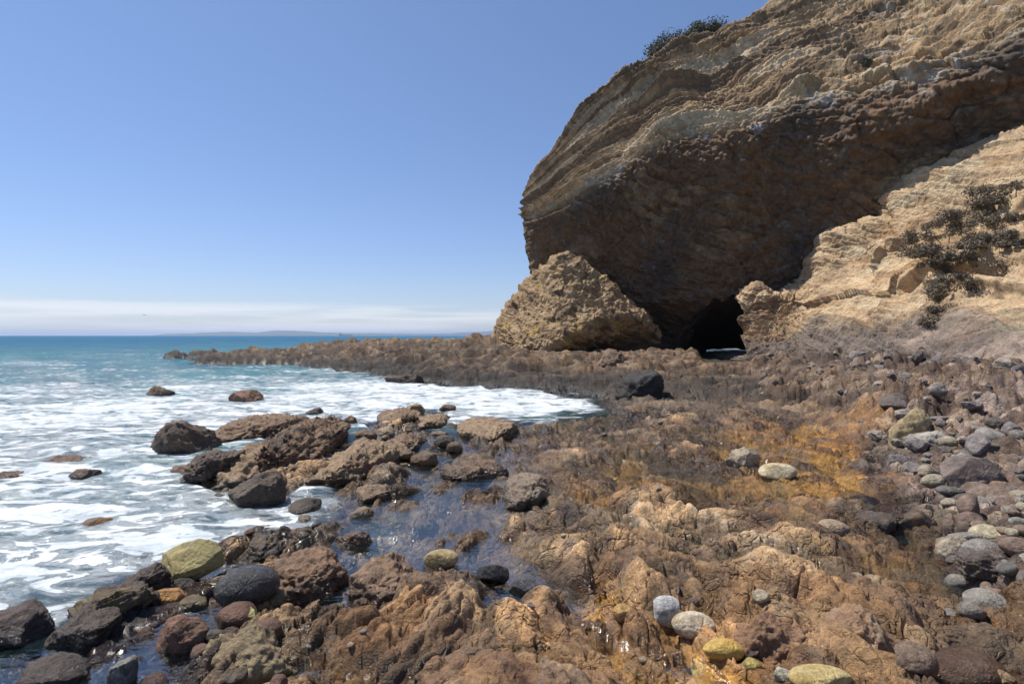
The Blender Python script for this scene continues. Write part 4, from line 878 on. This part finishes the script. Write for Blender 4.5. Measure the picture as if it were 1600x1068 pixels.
for px, py, Y, w, h, lab in [(1040,92,53.2,2.6,1.9,'leftmost grey green shrub of the clump on the cliff skyline'),(1062,80,53.3,3.0,2.3,'tall grey green shrub in the middle of the skyline clump'),(1084,72,53.5,2.2,1.6,'low shrub joining the two tall ones on the skyline'),
        (1105,60,53.8,2.4,2.0,'dark rounded shrub at the right end of the skyline clump'),(1128,78,51.5,1.8,1.7,'dull shrub just below the skyline clump on the cliff'),(972,124,52.0,.9,.7,'tiny shrub alone on the skyline left of the clump'),(1352,112,36.5,1.2,.9,'small green tuft on the pale broken strata high on the cliff')]:
    x, y, z = P(px, py, Y); shrub((x, y, z-.05), w*1.45, h*.8, int(px), lab, 'leaf', g, n=2600, leaf=.11)
def on_slope(px, py):
    u = SV[..., 0]/SV[..., 1]*F+CX; v = HOR-(SV[..., 2]-CAMZ)/SV[..., 1]*F
    i = np.argmin((u-px)**2+(v-py)**2); return SV.reshape(-1, 3)[i]
g = 'scrub on the tan slope'
for k, (px, py, w, h, lab) in enumerate([(1455,398,1.9,1.1,'lowest dark bush at the left tip of the slope scrub'),(1480,372,2.0,1.0,'dark bush second up from the left tip of the scrub'),(1505,350,2.1,1.0,'dark bush in the middle of the upper scrub edge'),(1530,338,1.9,.9,'dark bush right of the middle on the upper scrub edge'),
        (1560,318,1.9,.9,'bush near the top of the slope scrub'),(1588,302,2.0,.9,'topmost bush of the slope scrub at the picture edge'),(1575,345,2.,.8,'bush in the thick of the scrub by the picture edge'),(1490,410,1.5,.5,'thin dry tuft below the left end of the scrub'),
        (1530,400,1.6,.5,'thin dry tuft in the middle of the scrub patch'),(1560,385,1.6,.55,'brown tuft right of the middle of the scrub patch'),(1595,372,1.6,.6,'brown tuft at the picture edge below the thick scrub'),(1510,435,1.3,.4,'lowest sparse tuft under the scrub patch')]):
    p = on_slope(px, py); shrub((p[0], p[1], p[2]-.12), w*2.1, h*.62, 900+k, lab, 'dry', g, n=4200, leaf=.05)
rs = random.Random(77)
for k in range(16):
    px = rs.uniform(1450, 1600); py = 470-(px-1450)*.72+rs.uniform(-38, 42)
    p = on_slope(px, py); shrub((p[0], p[1], p[2]-.08), rs.uniform(.7, 1.5), rs.uniform(.3, .55), 950+k, 'small dry tuft among the bigger bushes on the tan slope', 'dry', 'small tufts in the slope scrub', n=900, leaf=.045)
# =================================================================== BIRD and SHIP
def bird():
    x, y, z = P(226, 492, 90); s = .55
    V = np.array([(0, .5, 0), (.07, .2, .05), (.07, -.3, .03), (0, -.6, 0), (-.07, -.3, .03), (-.07, .2, .05), (0, .1, -.07), (0, -.3, -.05),
                  (.5, .12, .22), (.52, -.08, .22), (1.1, -.12, .10), (-.5, .12, .22), (-.52, -.08, .22), (-1.1, -.12, .10), (.07, -.1, .05), (-.07, -.1, .05), (.12, -.75, 0), (-.12, -.75, 0)])*s
    Fc = [[0, 1, 5], [1, 2, 4], [1, 4, 5], [2, 3, 4], [0, 6, 1], [0, 5, 6], [6, 7, 2], [6, 2, 1], [6, 5, 4], [6, 4, 7], [7, 3, 2], [7, 4, 3], [1, 8, 9], [1, 9, 14], [8, 10, 9], [5, 12, 11], [5, 15, 12], [11, 12, 13], [3, 16, 17]]
    T = NT('bird_feathers'); b = T.n('ShaderNodeBsdfPrincipled'); o_ = T.n('ShaderNodeOutputMaterial'); T.l(b.outputs[0], o_.inputs[0])
    T.l(T.mix(T.noise(T.n('ShaderNodeTexCoord').outputs['Object'], 6), (.10, .09, .08), (.2, .18, .16)), b.inputs['Base Color'])
    o = mesh_obj('bird', V, Fc, T.m, smooth=False); o.location = (x, y, z); o.rotation_euler = (0, math.radians(12), math.radians(70))
    tag(o, 'tiny dark seabird gliding above the horizon at left', 'bird')
bird()
def ship():
    T = NT('ship_paint'); b = T.n('ShaderNodeBsdfPrincipled'); o_ = T.n('ShaderNodeOutputMaterial'); T.l(b.outputs[0], o_.inputs[0])
    T.l(T.mix(T.noise(T.n('ShaderNodeTexCoord').outputs['Object'], .2), (.05, .06, .08), (.10, .11, .14)), b.inputs['Base Color'])
    root = bpy.data.objects.new('ship', None); COL.objects.link(root); x, y, z = P(540, 524, 6000); root.location = (x, y, 0)
    tag(root, 'small dark ship on the horizon in front of the faint island', 'ship')
    L = 75; B = 7
    V = []
    for zz_, k in ((0, .92), (9, 1.)):
        V += [(-L*k, -B, zz_), (L*.7*k, -B, zz_), (L*k, 0, zz_), (L*.7*k, B, zz_), (-L*k, B, zz_)]
    Fc = [[i, (i+1) % 5, (i+1) % 5+5, i+5] for i in range(5)]+[[5, 6, 8, 9]]+[[6, 7, 8, 8]]
    me = bpy.data.meshes.new('hull'); me.from_pydata(V, [], [[i, (i+1) % 5, (i+1) % 5+5, i+5] for i in range(5)]+[[5, 6, 7, 8, 9]]); me.materials.append(T.m)
    o = bpy.data.objects.new('hull', me); COL.objects.link(o); o.parent = root
    def bx(nm, c, s):
        v = [(c[0]+a*s[0], c[1]+b_*s[1], c[2]+d*s[2]) for a in (-1, 1) for b_ in (-1, 1) for d in (-1, 1)]
        m = bpy.data.meshes.new(nm); m.from_pydata(v, [], [(0, 1, 3, 2), (4, 6, 7, 5), (0, 4, 5, 1), (2, 3, 7, 6), (0, 2, 6, 4), (1, 5, 7, 3)]); m.materials.append(T.m)
        o = bpy.data.objects.new(nm, m); COL.objects.link(o); o.parent = root
    bx('bridge', (-50, 0, 16), (11, 6, 7)); bx('mast', (20, 0, 14), (1, 1, 8)); bx('funnel', (-62, 0, 17), (3, 3, 9))
ship()
# =================================================================== LIGHT, SKY, CAMERA
sunv = Vector((-.42, .21, .88)).normalized()
el = math.asin(sunv.z); az = math.atan2(sunv.x, sunv.y)
w = bpy.data.worlds.new('World'); bpy.context.scene.world = w; w.use_nodes = True
T = NT('', world=w)
sky = T.n('ShaderNodeTexSky', sky_type='NISHITA', sun_disc=False); sky.sun_elevation = el; sky.sun_rotation = az
sky.altitude = 0; sky.air_density = 1.0; sky.dust_density = .15; sky.ozone_density = 3.2
tc = T.n('ShaderNodeTexCoord').outputs['Generated']
sx = T.n('ShaderNodeSeparateXYZ'); T.l(tc, sx.inputs[0])
mp = T.n('ShaderNodeMapping'); mp.inputs['Scale'].default_value = (1.6, 1.6, 34); T.l(tc, mp.inputs[0])
cn = T.noise(mp.outputs[0], 1.6, 6, .55, .3)
band = T.math('MULTIPLY', T.mr(sx.outputs['Z'], -.004, .006, 0, 1, True), T.mr(sx.outputs['Z'], .038, .060, 1, 0, True))
side = T.mr(sx.outputs['X'], -.05, .02, 1., .35, True)
cf = T.math('MULTIPLY', T.math('MULTIPLY', T.mr(cn, .38, .60, 0, 1, True), band), T.math('MULTIPLY', side, .62))
hz = T.mix(T.mr(sx.outputs['Z'], 0., .55, 0, 1), (.74, .745, .93), (.97, .96, 1.02))
skc = T.mix(1., sky.outputs[0], hz, 'MULTIPLY')
cloud = T.mix(cf, skc, (7.9, 7.9, 8.1))
bg = T.n('ShaderNodeBackground'); bg.inputs['Strength'].default_value = .11; T.l(cloud, bg.inputs[0])
o = T.n('ShaderNodeOutputWorld'); T.l(bg.outputs[0], o.inputs[0])
ld = bpy.data.lights.new('sun', 'SUN'); ld.energy = 5.0; ld.angle = math.radians(.5); ld.color = (1., .955, .88)
lo = bpy.data.objects.new('sun', ld); COL.objects.link(lo); lo.rotation_euler = (-sunv).to_track_quat('-Z', 'Y').to_euler()
# haze
def haze():
    T = NT('haze_air'); v = T.n('ShaderNodeVolumePrincipled'); o = T.n('ShaderNodeOutputMaterial'); T.l(v.outputs[0], o.inputs['Volume'])
    v.inputs['Color'].default_value = (.60, .76, 1, 1); v.inputs['Density'].default_value = HZ; v.inputs['Anisotropy'].default_value = .2
    a = 25000; zb, zt = -6, 140
    V = [(x*a, y*a, z) for x in (-1, 1) for y in (-1, 1) for z in (zb, zt)]
    me = bpy.data.meshes.new('haze'); me.from_pydata(V, [], [(0, 1, 3, 2), (4, 6, 7, 5), (0, 4, 5, 1), (2, 3, 7, 6), (0, 2, 6, 4), (1, 5, 7, 3)]); me.materials.append(T.m)
    o = bpy.data.objects.new('haze', me); COL.objects.link(o); tag(o, 'thin sea haze paling the island on the horizon', 'haze', kind='stuff')
HZ = 8e-5
haze()
cd = bpy.data.cameras.new('camera'); cd.sensor_width = 36; cd.lens = F/1600*36; cd.shift_y = -(534-HOR)/1600; cd.clip_start = .05; cd.clip_end = 60000
co = bpy.data.objects.new('camera', cd); COL.objects.link(co); co.location = (0, 0, CAMZ); co.rotation_euler = (math.radians(90), 0, 0)
sc = bpy.context.scene; sc.camera = co
sc.render.engine = 'CYCLES'
sc.view_settings.view_transform = 'Standard'; sc.view_settings.look = 'None'; sc.view_settings.gamma = 1; sc.view_settings.exposure = 0.25
sc.cycles.max_bounces = 6; sc.cycles.transparent_max_bounces = 12; sc.cycles.volume_bounces = 0
